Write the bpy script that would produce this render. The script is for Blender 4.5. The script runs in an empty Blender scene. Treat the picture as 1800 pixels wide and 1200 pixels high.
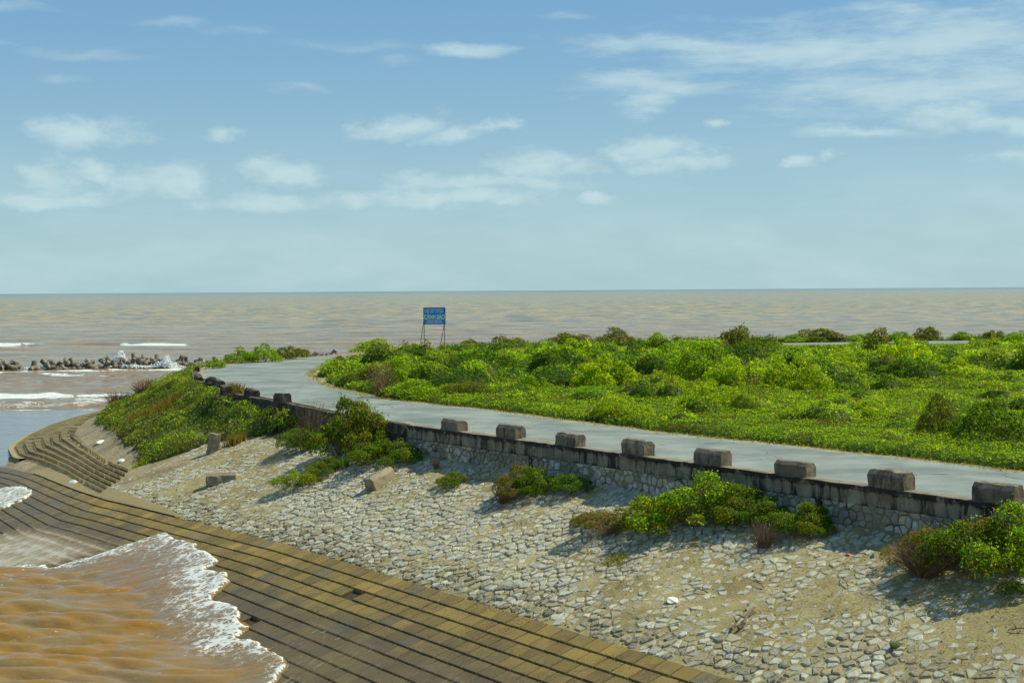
import bpy, bmesh, math, random
from mathutils import Vector, Matrix, Euler
import numpy as np
sc = bpy.context.scene
R = math.radians
# ---------------------------------------------------------------- camera
cam_d = bpy.data.cameras.new('camera'); cam = bpy.data.objects.new('camera', cam_d); sc.collection.objects.link(cam)
cam_d.sensor_width = 36; cam_d.lens = 50; cam_d.clip_start = .5; cam_d.clip_end = 80000
cam.matrix_world = Matrix.Translation((0,0,12)) @ Matrix.Rotation(R(90-2.06),4,'X') @ Matrix.Rotation(R(-.382),4,'Z')
sc.camera = cam
# ---------------------------------------------------------------- light
SUN_EL, SUN_AZ = R(53), math.atan2(.95,.31)
sun_d = bpy.data.lights.new('sun','SUN'); sun_d.energy = 4.4; sun_d.angle = R(.5); sun_d.color = (1,.96,.74)
sun = bpy.data.objects.new('sun', sun_d); sc.collection.objects.link(sun)
sd = Vector((math.cos(SUN_EL)*math.sin(SUN_AZ), math.cos(SUN_EL)*math.cos(SUN_AZ), math.sin(SUN_EL)))
sun.rotation_euler = sd.to_track_quat('Z','Y').to_euler()
sc.view_settings.view_transform = 'Standard'; sc.view_settings.look = 'None'; sc.view_settings.exposure = 0.36; sc.view_settings.gamma = 1
class N:                                   # tiny node-tree helper
    def __init__(s, t): s.t = t; s.t.nodes.clear()
    def n(s, ty, _in=None, **kw):
        x = s.t.nodes.new(ty)
        for k, v in kw.items(): setattr(x, k, v)
        for k, v in (_in or {}).items():
            if isinstance(v, bpy.types.NodeSocket): s.t.links.new(v, x.inputs[k])
            else: x.inputs[k].default_value = v
        return x
    def m(s, op, a, b=0., c=None, clamp=False):
        d = {0:a, 1:b}
        if c is not None: d[2] = c
        return s.n('ShaderNodeMath', d, operation=op, use_clamp=clamp).outputs[0]
    def vm(s, op, a, b=(0,0,0)):
        x = s.n('ShaderNodeVectorMath', {0:a, 1:b}, operation=op); return x.outputs['Value'] if op=='LENGTH' else x.outputs[0]
    def mix(s, f, a, b, blend='MIX'):
        def c(v): return (*v,1) if isinstance(v, tuple) and len(v)==3 else v
        x = s.n('ShaderNodeMix', data_type='RGBA', blend_type=blend)
        for k, v in ((0,f),(6,c(a)),(7,c(b))):
            if isinstance(v, bpy.types.NodeSocket): s.t.links.new(v, x.inputs[k])
            else: x.inputs[k].default_value = v
        return x.outputs[2]
    def rng(s, v, a, b, c=0., d=1., smooth=True):
        return s.n('ShaderNodeMapRange', {'Value':v,'From Min':a,'From Max':b,'To Min':c,'To Max':d}, interpolation_type='SMOOTHSTEP' if smooth else 'LINEAR').outputs[0]
    def noise(s, vec, scale, detail=4., rough=.55, out=0, dist=0.):
        return s.n('ShaderNodeTexNoise', {'Vector':vec,'Scale':scale,'Detail':detail,'Roughness':rough,'Distortion':dist}).outputs[out]
    def scl(s, vec, k, rot=(0,0,0)):
        return s.n('ShaderNodeMapping', {'Vector':vec,'Scale':k,'Rotation':rot}).outputs[0]
# ---------------------------------------------------------------- sky with clouds
world = bpy.data.worlds.new('World'); sc.world = world; world.use_nodes = True
w = N(world.node_tree)
sky = w.n('ShaderNodeTexSky', sky_type='NISHITA', sun_disc=False, sun_elevation=SUN_EL, sun_rotation=SUN_AZ, air_density=1.0, dust_density=.6, ozone_density=1.0, altitude=0)
dirv = w.n('ShaderNodeTexCoord').outputs['Generated']
sx = w.n('ShaderNodeSeparateXYZ', {0:dirv})
az = w.m('ARCTAN2', sx.outputs[0], sx.outputs[1]); el = w.m('ARCSINE', sx.outputs[2])
UV = w.n('ShaderNodeCombineXYZ', {0:az, 1:el}).outputs[0]
d1 = w.noise(w.scl(UV,(1,2.2,1)), 16, 5, .6, out=1)
UVd = w.vm('ADD', UV, w.vm('MULTIPLY', w.vm('SUBTRACT', d1, (.5,.5,.5)), (.05,.022,0)))
CUM = [(178,238,105,26),(110,318,62,42),(195,300,50,26),(290,322,95,32),(400,237,36,15),(500,305,75,28),(720,226,85,25),(800,238,60,14),(880,230,50,13),(955,292,105,24),(840,320,190,22),(470,352,120,20),(620,352,50,16),(1150,268,85,26),(1190,292,85,18),(1045,348,45,12),
       (1640,222,90,28),(1720,246,110,18),(1775,298,70,17),(1405,288,30,10),(1465,283,25,10),(1250,218,20,10),(800,348,200,22),(120,352,160,16)]
FAINT = [(715,113,40,8),(640,92,120,11),(330,62,70,8),(450,70,70,8),(180,112,80,9),(60,45,80,9),(40,102,50,7),(965,0,70,9),(1010,45,50,8),(140,157,40,10),(540,160,60,8)]
CIR = [(1200,90,190,18),(1420,105,260,44),(1640,100,300,56),(1150,155,150,20),(1150,185,50,22),(1560,180,230,38),(1720,180,150,40),(820,92,75,12),(1500,250,110,14)]
def blobs(L, dim):
    acc = None
    for cx, cy, rx, ry in L:
        c = ((cx-900)/2500, (510-cy)/2500, 0)
        q = w.vm('MULTIPLY', w.vm('SUBTRACT', UVd, c), (2500/rx/1.25, 2500/ry/1.25, 0))
        v = w.m('SUBTRACT', 1, w.vm('LENGTH', q))
        acc = v if acc is None else w.m('MAXIMUM', acc, v)
    return acc
fb = w.noise(w.scl(UV,(1,2,1)), 38, 6, .6)
fbc = w.noise(w.scl(UV,(1,5,1),(0,0,-.12)), 14, 6, .65)
cum = w.rng(w.m('ADD', blobs(CUM,0), w.m('MULTIPLY', w.m('SUBTRACT', fb, .5), 1.9)), -.1, 1.0)
cir = w.rng(w.m('ADD', blobs(CIR,0), w.m('MULTIPLY', w.m('SUBTRACT', fbc, .5), 2.6)), -.15, 1.1)
fnt = w.rng(w.m('ADD', blobs(FAINT,0), w.m('MULTIPLY', w.m('SUBTRACT', fbc, .5), 2.2)), -.1, 1.3)
# beyond the frame the same kind of broken cloud goes on
az_out = w.rng(w.m('ABSOLUTE', az), .36, .6); el_out = w.rng(el, .21, .34)
outm = w.m('MAXIMUM', az_out, el_out)
gen = w.rng(w.noise(w.scl(dirv,(1,1,2.4)), 3.2, 6, .6), .54, .74)
gen = w.m('MULTIPLY', w.m('MULTIPLY', gen, outm), w.rng(el, .0, .06))
veil = w.m('MULTIPLY', w.rng(w.noise(w.scl(UV,(1,3.2,1)), 7, 5, .6), .30, .72), w.rng(el, .13, .02, 0., .7))
cov = w.m('MAXIMUM', w.m('MAXIMUM', w.m('MULTIPLY', cum, .72), w.m('MAXIMUM', w.m('MULTIPLY', cir, .66), w.m('MULTIPLY', fnt, .3))), w.m('MAXIMUM', w.m('MULTIPLY', gen, .6), w.m('MULTIPLY', veil, .5)))
hz = w.rng(el, -.01, .24)
grad = w.mix(hz, (2.75,4.5,4.95), (1.2,2.85,4.7))
base = w.mix(w.rng(el,.15,1.2,.85,.35), sky.outputs[0], grad)
shade = w.mix(w.noise(w.scl(UV,(1,2,1)), 30, 4, .5), (3.6,5.0,5.3), (5.4,6.8,6.9))
col = w.mix(cov, base, shade)
bg = w.n('ShaderNodeBackground', {'Color':col, 'Strength':.10})
w.n('ShaderNodeOutputWorld', {0:bg.outputs[0]})
# ---------------------------------------------------------------- geometry of the place (metres, sea level z = 0)
WALL = np.array([(57.26,-19.77),(13.16,39.65),(-4.72,63.74),(-8.8,70.4),(-13.2,79),(-17.4,86),(-21.2,96),(-22.8,101),(-25,111),(-26,119),(-24,128),(-19,137),(-8,149),(10,157),(30,165),(60,169),(140,176)],float)
BENCH = np.array([(50.7,-24.7),(5.6,36),(-8.9,55.9),(-19.4,72),(-21.5,78),(-26.4,90),(-30,100),(-32.3,108),(-34,116),(-34.5,125),(-31,138),(-22,153),(0,165),(30,174),(60,179),(140,186)],float)
TOE = np.array([(45.9,-28.2),(.8,32.4),(-13.7,52.3),(-23,66),(-31.5,82),(-35,97),(-38.9,111),(-40.4,118),(-41.5,126),(-42,135),(-41,145),(-33,160),(-18,171),(0,178),(30,186),(60,192),(140,199)],float)
ROWLINE = np.array([(26,8.5),(5.6,36),(-8.9,55.9),(-20.5,71.2),(-27.3,83),(-35.6,98.5),(-44,115)],float)
UP = np.array((.803,.596))          # horizontal direction up the bank, across the wall
AL = np.array((-.596,.803))         # along the wall, away from the camera
def pdist(P, L):
    P=np.atleast_2d(P); best=np.full(len(P),1e9); near=np.zeros((len(P),2))
    for a,b in zip(L[:-1],L[1:]):
        ab=b-a; t=np.clip(((P-a)@ab)/(ab@ab),0,1); q=a+t[:,None]*ab; d=np.hypot(*(P-q).T)
        m=d<best; best[m]=d[m]; near[m]=q[m]
    return best,near
def inside(P, poly):
    P=np.atleast_2d(P); x,y=P.T; r=np.zeros(len(P),bool); n=len(poly)
    for i in range(n):
        x1,y1=poly[i]; x2,y2=poly[(i+1)%n]
        if y1==y2: continue
        c=((y1>y)!=(y2>y))&(x<(x2-x1)*(y-y1)/(y2-y1)+x1); r^=c
    return r
def closed(L): return np.vstack([L,[(400,L[-1,1]),(400,-80),(L[0,0],-80)]])
def sstep(a,b,x): t=np.clip((x-a)/(b-a),0,1); return t*t*(3-2*t)
def ground_z(P):
    P=np.atleast_2d(np.asarray(P,float))
    dW,nW=pdist(P,WALL); dB,_=pdist(P,BENCH); dT,_=pdist(P,TOE)
    iW=inside(P,closed(WALL)); iB=inside(P,closed(BENCH)); iT=inside(P,closed(TOE))
    zW=4.75+.95*sstep(74,96,nW[:,1])
    z=np.where(iW,5.85,0.)
    m=~iW&iB; t=dW/(dW+dB+1e-9); z=np.where(m,zW+(2-zW)*t,z)
    m=~iB&iT; t=dB/(dB+dT+1e-9); z=np.where(m&~iW,2-2*t,z)
    z=np.where(~iT&~iB&~iW,-dT/3.2,z)
    return z
def along(L,a0):                       # point and tangent at arclength a0 measured from vertex 1
    seg=np.hypot(*np.diff(L,axis=0).T); cum=np.concatenate([[0],np.cumsum(seg)])-seg[0]
    a=np.atleast_1d(a0).astype(float)
    return np.stack([np.interp(a,cum,L[:,0]),np.interp(a,cum,L[:,1])],1)
# ---------------------------------------------------------------- mesh helpers
COL = sc.collection
def link(o, parent=None):
    COL.objects.link(o)
    if parent: o.parent = parent
    return o
def tag(o, label=None, cat=None, group=None, kind=None):
    for k, v in (('label',label),('category',cat),('group',group),('kind',kind)):
        if v: o[k] = v
    return o
def empty(name, loc=(0,0,0), rz=0., **k):
    o = bpy.data.objects.new(name, None); o.location = loc; o.rotation_euler = (0,0,rz); o.empty_display_size = .2; return tag(link(o), **k)
def raw_mesh(name, V, F, mat, col=None, smooth=False, attrs=None):
    me = bpy.data.meshes.new(name)
    if isinstance(F, np.ndarray):
        n, k = F.shape; V = np.asarray(V, np.float32); me.vertices.add(len(V)); me.vertices.foreach_set('co', V.ravel())
        me.loops.add(n*k); me.loops.foreach_set('vertex_index', F.ravel().astype(np.int32)); me.polygons.add(n)
        me.polygons.foreach_set('loop_start', np.arange(0,n*k,k,dtype=np.int32)); me.update(calc_edges=True)
        if smooth: me.polygons.foreach_set('use_smooth', np.ones(n,bool))
    else:
        me.from_pydata([tuple(v) for v in V], [], F)
        if smooth: me.polygons.foreach_set('use_smooth', np.ones(len(me.polygons),bool))
    if col is not None:
        a = me.color_attributes.new('tint','FLOAT_COLOR','POINT'); c = np.ones((len(V),4),np.float32); c[:,:3] = col; a.data.foreach_set('color', c.ravel())
    for k, v in (attrs or {}).items():
        a = me.attributes.new(k,'FLOAT','POINT'); a.data.foreach_set('value', np.asarray(v,np.float32))
    me.materials.append(mat); me.validate(); return me
def mobj(name, V, F, mat, parent=None, **k):
    t = {x:k.pop(x) for x in ('label','cat','group','kind') if x in k}
    return tag(link(bpy.data.objects.new(name, raw_mesh(name, V, F, mat, **k)), parent), **t)
class Acc:                                  # joins polygons of one part
    def __init__(s): s.V=[]; s.F=[]; s.C=[]
    def add(s, V, F, c=None):
        b=len(s.V); s.V+= [tuple(v) for v in V]; s.F+= [tuple(i+b for i in f) for f in F]
        if c is not None: s.C += [c]*len(V)
    def obj(s, name, mat, parent=None, **k): return mobj(name, s.V, s.F, mat, parent, col=np.array(s.C) if s.C else None, **k)
def frust(c, hx, hy, z0, z1, b=0.02, rz=0.):       # bevelled box
    V=[]; 
    for z, i in ((z0,b),(z0+b,0),(z1-b,0),(z1,b)):
        for X,Y in ((-hx+i,-hy+i),(hx-i,-hy+i),(hx-i,hy-i),(-hx+i,hy-i)):
            x=X*math.cos(rz)-Y*math.sin(rz); y=X*math.sin(rz)+Y*math.cos(rz); V.append((c[0]+x,c[1]+y,c[2]+z))
    F=[(3,2,1,0),(12,13,14,15)]
    for k in range(3):
        for j in range(4): F.append((k*4+j,k*4+(j+1)%4,k*4+4+(j+1)%4,k*4+4+j))
    return V,F
def tube(pts, rad, n=6):
    pts=[Vector(p) for p in pts]; V=[];F=[]
    for i,p in enumerate(pts):
        t=(pts[min(i+1,len(pts)-1)]-pts[max(i-1,0)]).normalized(); a=t.orthogonal().normalized(); b=t.cross(a)
        r=rad[i] if isinstance(rad,(list,tuple)) else rad
        for k in range(n):
            g=2*math.pi*k/n; V.append(p+a*r*math.cos(g)+b*r*math.sin(g))
    for i in range(len(pts)-1):
        for k in range(n): F.append((i*n+k,i*n+(k+1)%n,(i+1)*n+(k+1)%n,(i+1)*n+k))
    F.append(tuple(range(n))[::-1]); F.append(tuple((len(pts)-1)*n+k for k in range(n))); return V,F
def h2(ix, iy, seed):
    n = (ix.astype(np.int64)*374761393 + iy.astype(np.int64)*668265263 + seed*1442695041) & 0xffffffff
    n = ((n ^ (n>>13))*1274126177) & 0xffffffff; return ((n ^ (n>>16)) & 0xffff)/65535.
def vnoise(x, y, seed=0):
    ix=np.floor(x); iy=np.floor(y); fx=x-ix; fy=y-iy; fx=fx*fx*(3-2*fx); fy=fy*fy*(3-2*fy)
    a=h2(ix,iy,seed); b=h2(ix+1,iy,seed); c=h2(ix,iy+1,seed); d=h2(ix+1,iy+1,seed)
    return (a*(1-fx)+b*fx)*(1-fy)+(c*(1-fx)+d*fx)*fy
def fbm(x, y, s=1., seed=0, oct=4, rough=.55):
    r=0; a=1; t=0
    for k in range(oct): r=r+a*vnoise(x*s,y*s,seed+k*17); t+=a; a*=rough; s*=2.03
    return r/t
def gz(x, y): return float(ground_z([(x,y)])[0])
def grid_faces(nu, nv):
    i,j=np.meshgrid(np.arange(nu-1),np.arange(nv-1),indexing='ij'); a=(i*nv+j).ravel(); return np.stack([a,a+nv,a+nv+1,a+1],1)
# ---------------------------------------------------------------- materials
def M(name, f):
    m = bpy.data.materials.new(name); m.use_nodes = True; t = N(m.node_tree); s = f(t)
    t.n('ShaderNodeOutputMaterial', {0:s}); return m
def obj_co(t): return t.n('ShaderNodeNewGeometry').outputs['Position']
def principled(t, col, rough=.85, bump=None, bstr=.4, bdist=.02, spec=.3, **kw):
    d = {'Base Color': (*col,1) if isinstance(col, tuple) else col, 'Roughness':rough, 'Specular IOR Level':spec}
    if bump is not None: d['Normal'] = t.n('ShaderNodeBump', {'Height':bump,'Strength':bstr,'Distance':bdist}).outputs[0]
    d.update(kw); return t.n('ShaderNodeBsdfPrincipled', d).outputs[0]
def attr(t, n='tint'): return t.n('ShaderNodeAttribute', attribute_name=n)
def f_leaf(t):
    a = attr(t).outputs[0]; g = t.n('ShaderNodeNewGeometry')
    b = principled(t, a, .6, spec=.12)
    tr = t.n('ShaderNodeBsdfTranslucent', {'Color': t.mix(1., a, (1.35,1.35,.5), 'MULTIPLY')}).outputs[0]
    return t.n('ShaderNodeMixShader', {0:.5, 1:b, 2:tr}).outputs[0]
def f_twig(t):
    p = obj_co(t); return principled(t, t.mix(t.noise(p,6), (.13,.07,.035), (.28,.19,.11)), .9)
def f_concrete(t):
    p = obj_co(t); n1 = t.noise(p,2.2,6,.65); n2 = t.noise(p,14,5,.6); n3 = t.noise(t.scl(p,(1,1,.35)),3.4,5,.7)
    orr = t.n('ShaderNodeObjectInfo').outputs['Random']; c = t.mix(t.rng(n1,.35,.7), (.15,.122,.08), (.27,.225,.155)); c = t.mix(1., c, t.mix(orr,(.65,.65,.65),(1.2,1.18,1.12)), 'MULTIPLY'); n3 = t.m('ADD', n3, t.m('MULTIPLY', t.m('SUBTRACT', orr, .5), .12)); c = t.mix(t.rng(n3,.46,.64,0,.9), c, (.028,.023,.018)); c = t.mix(t.m('MULTIPLY',n2,.35), c, (.30,.26,.18))
    sp = t.rng(t.noise(p,30,2,.5), .66,.72,0,.5); c = t.mix(sp, c, (.04,.035,.03))
    return principled(t, c, .92, t.m('ADD', n2, t.m('MULTIPLY', t.noise(p,55,3,.6), .5)), .7, .025)
def f_palecon(t):
    p = obj_co(t); n1 = t.noise(p,2,6,.65); n2 = t.noise(p,14,5,.6)
    c = t.mix(t.rng(n1,.35,.7), (.17,.135,.085), (.29,.245,.16)); c = t.mix(t.m('MULTIPLY',n2,.5), c, (.36,.31,.2)); c=t.mix(t.rng(t.noise(p,5,5,.7),.56,.7,0,.8), c, (.06,.05,.035))
    return principled(t, c, .92, n2, .6, .02)
def f_plaster(t):
    p = obj_co(t); z = t.n('ShaderNodeSeparateXYZ',{0:p}).outputs[2]
    n1 = t.noise(t.scl(p,(1,1,.22)),2.3,6,.7); n2 = t.noise(p,1.6,5,.65); n3 = t.noise(p,18,4,.6)
    c = t.mix(t.rng(n2,.35,.65), (.2,.17,.115), (.36,.315,.225)); c = t.mix(t.m('MULTIPLY',n3,.35), c, (.12,.10,.07))
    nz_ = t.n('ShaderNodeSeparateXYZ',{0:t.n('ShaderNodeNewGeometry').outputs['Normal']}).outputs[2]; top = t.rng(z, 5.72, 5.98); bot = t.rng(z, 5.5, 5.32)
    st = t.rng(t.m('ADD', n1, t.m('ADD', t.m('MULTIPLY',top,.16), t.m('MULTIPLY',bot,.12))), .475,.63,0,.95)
    return principled(t, t.mix(t.m('MULTIPLY', st, t.rng(nz_,.5,.9,1,.3)), c, (.022,.02,.017)), .93, n3, .6, .03)  # stain thinned on up-facing faces: the coping's sunlit top is painted paler
def f_mortar(t):
    p = obj_co(t); n = t.noise(p,9,5,.6); c = t.mix(n, (.13,.105,.07), (.36,.30,.21)); c = t.mix(t.rng(t.noise(p,1.3,4),.5,.65,0,.7), c, (.05,.042,.03))
    return principled(t, c, .95, n, .8, .04)
def f_stone(t):
    p = obj_co(t); a = attr(t).outputs[0]; n = t.noise(p,7,6,.65)
    c = t.mix(t.rng(n,.34,.66,.0,.85), a, (.34,.295,.17)); c = t.mix(t.rng(t.noise(p,26,3,.6),.55,.75,0,.4), c, (.5,.5,.46))
    return principled(t, c, .85, t.m('ADD', n, t.m('MULTIPLY',t.noise(p,32,3),.4)), .8, .04)
def f_sand(t):
    p = obj_co(t); n = t.noise(p,.55,6,.65); f = t.noise(p,11,6,.7); g = t.noise(p,45,3,.6)
    c = t.mix(t.rng(n,.3,.7), (.235,.19,.075), (.38,.325,.155)); c = t.mix(t.rng(f,.45,.7,0,.55), c, (.12,.085,.045)); c = t.mix(t.rng(g,.58,.7,0,.7), c, (.45,.40,.28))
    d = t.rng(t.noise(t.scl(p,(1,2.4,1),(0,0,.5)),16,4,.7), .62,.70,0,.8); c = t.mix(d, c, (.075,.045,.022))
    return principled(t, c, .97, t.m('ADD', f, t.m('MULTIPLY',g,.5)), .9, .05)
def f_soil(t):
    p = obj_co(t); n = t.noise(p,.5,6,.65); f = t.noise(p,6,6,.7)
    c = t.mix(t.rng(n,.35,.65), (.21,.165,.095), (.35,.285,.17)); c = t.mix(t.rng(f,.48,.62,0,.6), c, (.10,.075,.035)); c = t.mix(t.rng(t.noise(p,25,4,.7),.57,.7,0,.7), c, (.36,.31,.21))
    return principled(t, c, .97, f, .9, .06)
def f_road(t):
    p = obj_co(t); n = t.noise(p,.35,5,.6); f = t.noise(p,60,3,.7); st = t.noise(t.scl(p,(.22,1.4,1),(0,0,R(53))),.9,5,.65)
    c = t.mix(t.rng(n,.3,.7), (.125,.155,.142), (.235,.262,.24)); c = t.mix(t.rng(st,.5,.72,0,.35), c, (.13,.138,.128)); c = t.mix(t.rng(f,.5,.8,0,.5), c, (.11,.11,.10))
    c = t.mix(t.rng(t.noise(p,1.2,6,.75),.60,.74,0,.5), c, (.24,.225,.175))
    ed = t.n('ShaderNodeAttribute', attribute_name='edge').outputs['Fac']; c = t.mix(t.rng(t.m('ADD', ed, t.m('MULTIPLY', t.m('SUBTRACT', t.noise(p,.9,6,.75), .5), 1.6)), .75, 1.15, 0, .85), c, (.34,.30,.18))
    q = t.vm('ADD', p, t.vm('MULTIPLY', t.noise(p,.8,4,.6,out=1), (1.5,1.5,0))); v = t.n('ShaderNodeTexVoronoi', {'Vector':q,'Scale':.22}, feature='DISTANCE_TO_EDGE').outputs[0]; c = t.mix(t.m('MULTIPLY', t.rng(v, .012, .0), t.rng(t.noise(p,.2,2),.45,.6)), c, (.06,.065,.06))
    return principled(t, c, .88, f, .35, .01)
def f_block(t):
    p = obj_co(t); a = attr(t); z = t.n('ShaderNodeSeparateXYZ',{0:p}).outputs[2]; n = t.noise(p,1.5,6,.7); f = t.noise(p,22,5,.75)
    dn = t.n('ShaderNodeVectorMath', {0:p,1:(*AL,0)}, operation='DOT_PRODUCT').outputs['Value']; up = t.n('ShaderNodeVectorMath', {0:p,1:(*UP,0)}, operation='DOT_PRODUCT').outputs['Value']
    str_ = t.noise(t.n('ShaderNodeCombineXYZ', {0:t.m('MULTIPLY',dn,7.),1:t.m('MULTIPLY',up,.8)}).outputs[0], 1., 4, .6)
    c = t.mix(1., a.outputs[0], t.mix(n, (.62,.6,.55), (1.3,1.3,1.25)), 'MULTIPLY'); pt = t.noise(p,.8,5,.7); c = t.mix(t.m('MULTIPLY', t.rng(f,.46,.58), t.rng(pt,.42,.6,.25,.9)), c, (.05,.034,.012)); c = t.mix(t.rng(str_,.45,.7,0,.4), c, (.20,.165,.075))
    wz = t.m('ADD', z, t.m('MULTIPLY', t.m('SUBTRACT', t.noise(p,.35,4,.6), .5), 1.6))
    wet = t.rng(wz, 1.6, .75); c = t.mix(t.m('MULTIPLY',wet,.45), c, (.055,.041,.024))
    ro = t.m('SUBTRACT', .93, t.m('MULTIPLY', wet, .42))
    return principled(t, c, ro, t.m('ADD', f, t.noise(p,70,2)), .6, .012, spec=.4)
def f_bank(t):
    p = obj_co(t); a = attr(t); n = t.noise(p,1.2,6,.7); f = t.noise(p,16,5,.7)
    c = t.mix(1., a.outputs[0], t.mix(n, (.7,.68,.62), (1.25,1.25,1.2)), 'MULTIPLY'); c = t.mix(t.rng(f,.5,.7,0,.5), c, (.06,.045,.025))
    return principled(t, c, .92, f, .6, .02)
def f_water(t):
    p = obj_co(t); fo = t.n('ShaderNodeAttribute', attribute_name='foam').outputs['Fac']; ca = t.n('ShaderNodeAttribute', attribute_name='calm').outputs['Fac']
    dist = t.vm('LENGTH', p); far = t.rng(dist, 70, 900); vfar = t.rng(dist, 1200, 12000)
    n0 = t.noise(t.scl(p,(.7,1,1),(0,0,R(6))), .45, 5, .6)
    body = t.mix(t.rng(n0,.3,.7), (.255,.132,.016), (.20,.145,.07)); big = t.noise(t.scl(p,(.8,1,1),(0,0,R(4))), .10, 7, .72); body = t.mix(far, body, t.mix(t.rng(big,.44,.57), (.10,.092,.026), (.44,.275,.022))); body = t.mix(vfar, body, (.09,.12,.08))
    body = t.mix(ca, body, (.16,.15,.13))
    # foam: lace where the foam attribute is weak, solid where strong
    q = t.vm('ADD', p, t.vm('MULTIPLY', t.noise(p,1.7,4,.6,out=1), (.9,.9,0)))
    v1 = t.n('ShaderNodeTexVoronoi', {'Vector':t.scl(q,(.8,1.5,1)),'Scale':1.5}, feature='DISTANCE_TO_EDGE').outputs[0]
    v2 = t.n('ShaderNodeTexVoronoi', {'Vector':t.scl(q,(.9,1.3,1)),'Scale':4.2}, feature='DISTANCE_TO_EDGE').outputs[0]
    lace = t.m('MINIMUM', t.m('MULTIPLY',v1,2.4), t.m('MULTIPLY',v2,3.2))
    lim = t.m('ADD', t.m('MULTIPLY', fo, 1.15), t.m('MULTIPLY', t.m('SUBTRACT', t.noise(p,2.6,5,.7), .5), 1.1))
    lim = t.m('ADD', lim, t.m('MULTIPLY', t.m('SUBTRACT', t.noise(t.scl(p,(.3,.3,1)), .9, 5, .65), .5), t.rng(dist, 90, 200, .2, 1.6)))
    lim = t.m('SUBTRACT', lim, .37)
    foam = t.m('MULTIPLY', t.rng(t.m('SUBTRACT', lim, lace), -.04, .26), t.rng(fo, .02, .16, 0, .92))
    fl = t.noise(t.scl(p,(.7,1.5,1),(0,0,R(5))), .8, 7, .75)         # scattered flecks on crests
    fleck = t.m('MULTIPLY', t.rng(fl, .665,.73), t.rng(dist, 1500, 150, .15, .7)); f2 = t.m('MULTIPLY', t.m('MULTIPLY', t.rng(t.noise(t.scl(p,(.7,2,1),(0,0,R(8))), 2.6, 5, .7), .63,.70), t.rng(t.noise(p,.35,4), .45,.6)), t.rng(dist, 130, 70, 0, .7)); fleck = t.m('MAXIMUM', fleck, f2); cap_ = t.m('MULTIPLY', t.rng(t.noise(t.scl(p,(.8,1,1)), .16, 7, .8), .63,.68), t.rng(dist, 130, 260, 0, .75)); fleck = t.m('MAXIMUM', fleck, cap_); foam = t.m('MAXIMUM', foam, t.m('MULTIPLY', fleck, t.m('SUBTRACT',1,ca)))
    col = t.mix(foam, body, (.62,.66,.63))
    b1 = t.noise(t.scl(p,(.6,1.3,1),(0,0,R(7))), 1.3, 2, .5); b2 = t.noise(t.scl(p,(.8,1.2,1),(0,0,R(-9))), 5., 3, .6); b3 = t.noise(t.scl(p,(.7,1,1)), .2, 6, .7)
    hgt = t.m('ADD', t.m('MULTIPLY',b1,.3), t.m('ADD', t.m('MULTIPLY',b2,.04), t.m('MULTIPLY', b3, t.rng(dist,60,140,.3,3.4))))
    bn = t.n('ShaderNodeBump', {'Height':hgt,'Strength':t.m('MULTIPLY', t.m('SUBTRACT',1.,t.m('MULTIPLY',ca,.8)), t.m('SUBTRACT',.85,t.m('MULTIPLY',vfar,.5))),'Distance':.35}).outputs[0]
    ro = t.m('ADD', t.m('ADD', .07, t.m('MULTIPLY', far, .12)), t.m('MULTIPLY', foam, .6))
    return t.n('ShaderNodeBsdfPrincipled', {'Base Color':col,'Roughness':ro,'IOR':1.33,'Specular IOR Level':.5,'Normal':bn}).outputs[0]
def f_runoff(t):
    p = obj_co(t); fo = t.n('ShaderNodeAttribute', attribute_name='foam').outputs['Fac']
    dn = t.n('ShaderNodeVectorMath', {0:p,1:(*AL,0)}, operation='DOT_PRODUCT').outputs['Value']; up = t.n('ShaderNodeVectorMath', {0:p,1:(*UP,0)}, operation='DOT_PRODUCT').outputs['Value']
    co = t.n('ShaderNodeCombineXYZ', {0:t.m('MULTIPLY',dn,9.),1:t.m('MULTIPLY',up,2.)}).outputs[0]
    a = t.noise(co, 1.1, 6, .7, dist=.4); b = t.noise(p, 9, 4, .7)
    f = t.rng(t.m('ADD', t.m('ADD', t.m('MULTIPLY',a,.75), t.m('MULTIPLY',b,.25)), t.m('MULTIPLY', fo, .30)), .56, .76, 0, .9)
    f = t.m('MULTIPLY', f, t.rng(t.noise(p,1.6,5,.7), .36, .62, .25, 1))
    f = t.m('MULTIPLY', f, t.rng(fo,.02,.2,0,.75))
    film = t.n('ShaderNodeMixShader', {0:t.m('MULTIPLY', t.rng(fo,.05,.5), .7), 1:t.n('ShaderNodeBsdfTransparent').outputs[0], 2:principled(t,(.30,.21,.09),.45,spec=.25)}).outputs[0]
    return t.n('ShaderNodeMixShader', {0:f, 1:film, 2:t.n('ShaderNodeBsdfDiffuse', {0:(.5,.5,.44,1)}).outputs[0]}).outputs[0]
def f_darkcon(t):
    p = obj_co(t); n = t.noise(p,3,6,.65); c = t.mix(t.rng(n,.4,.65), (.035,.03,.025), (.13,.11,.08)); return principled(t, c, .95, t.noise(p,14,5), .7, .03)
def flat(c, r=.6, **k): return lambda t: principled(t, c, r, **k)
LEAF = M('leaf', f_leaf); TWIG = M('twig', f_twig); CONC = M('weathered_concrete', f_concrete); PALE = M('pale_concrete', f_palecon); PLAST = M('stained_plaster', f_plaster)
DARKC = M('blackened_concrete', f_darkcon); MORT = M('mortar', f_mortar); STONE = M('stone', f_stone); SAND = M('sand', f_sand); SOIL = M('soil', f_soil); ROAD = M('road_surface', f_road); BLOCK = M('slab_concrete', f_block); BANK = M('bank_concrete', f_bank)
WATER = M('muddy_water', f_water); RUNOFF = M('runoff_foam', f_runoff)
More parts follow.
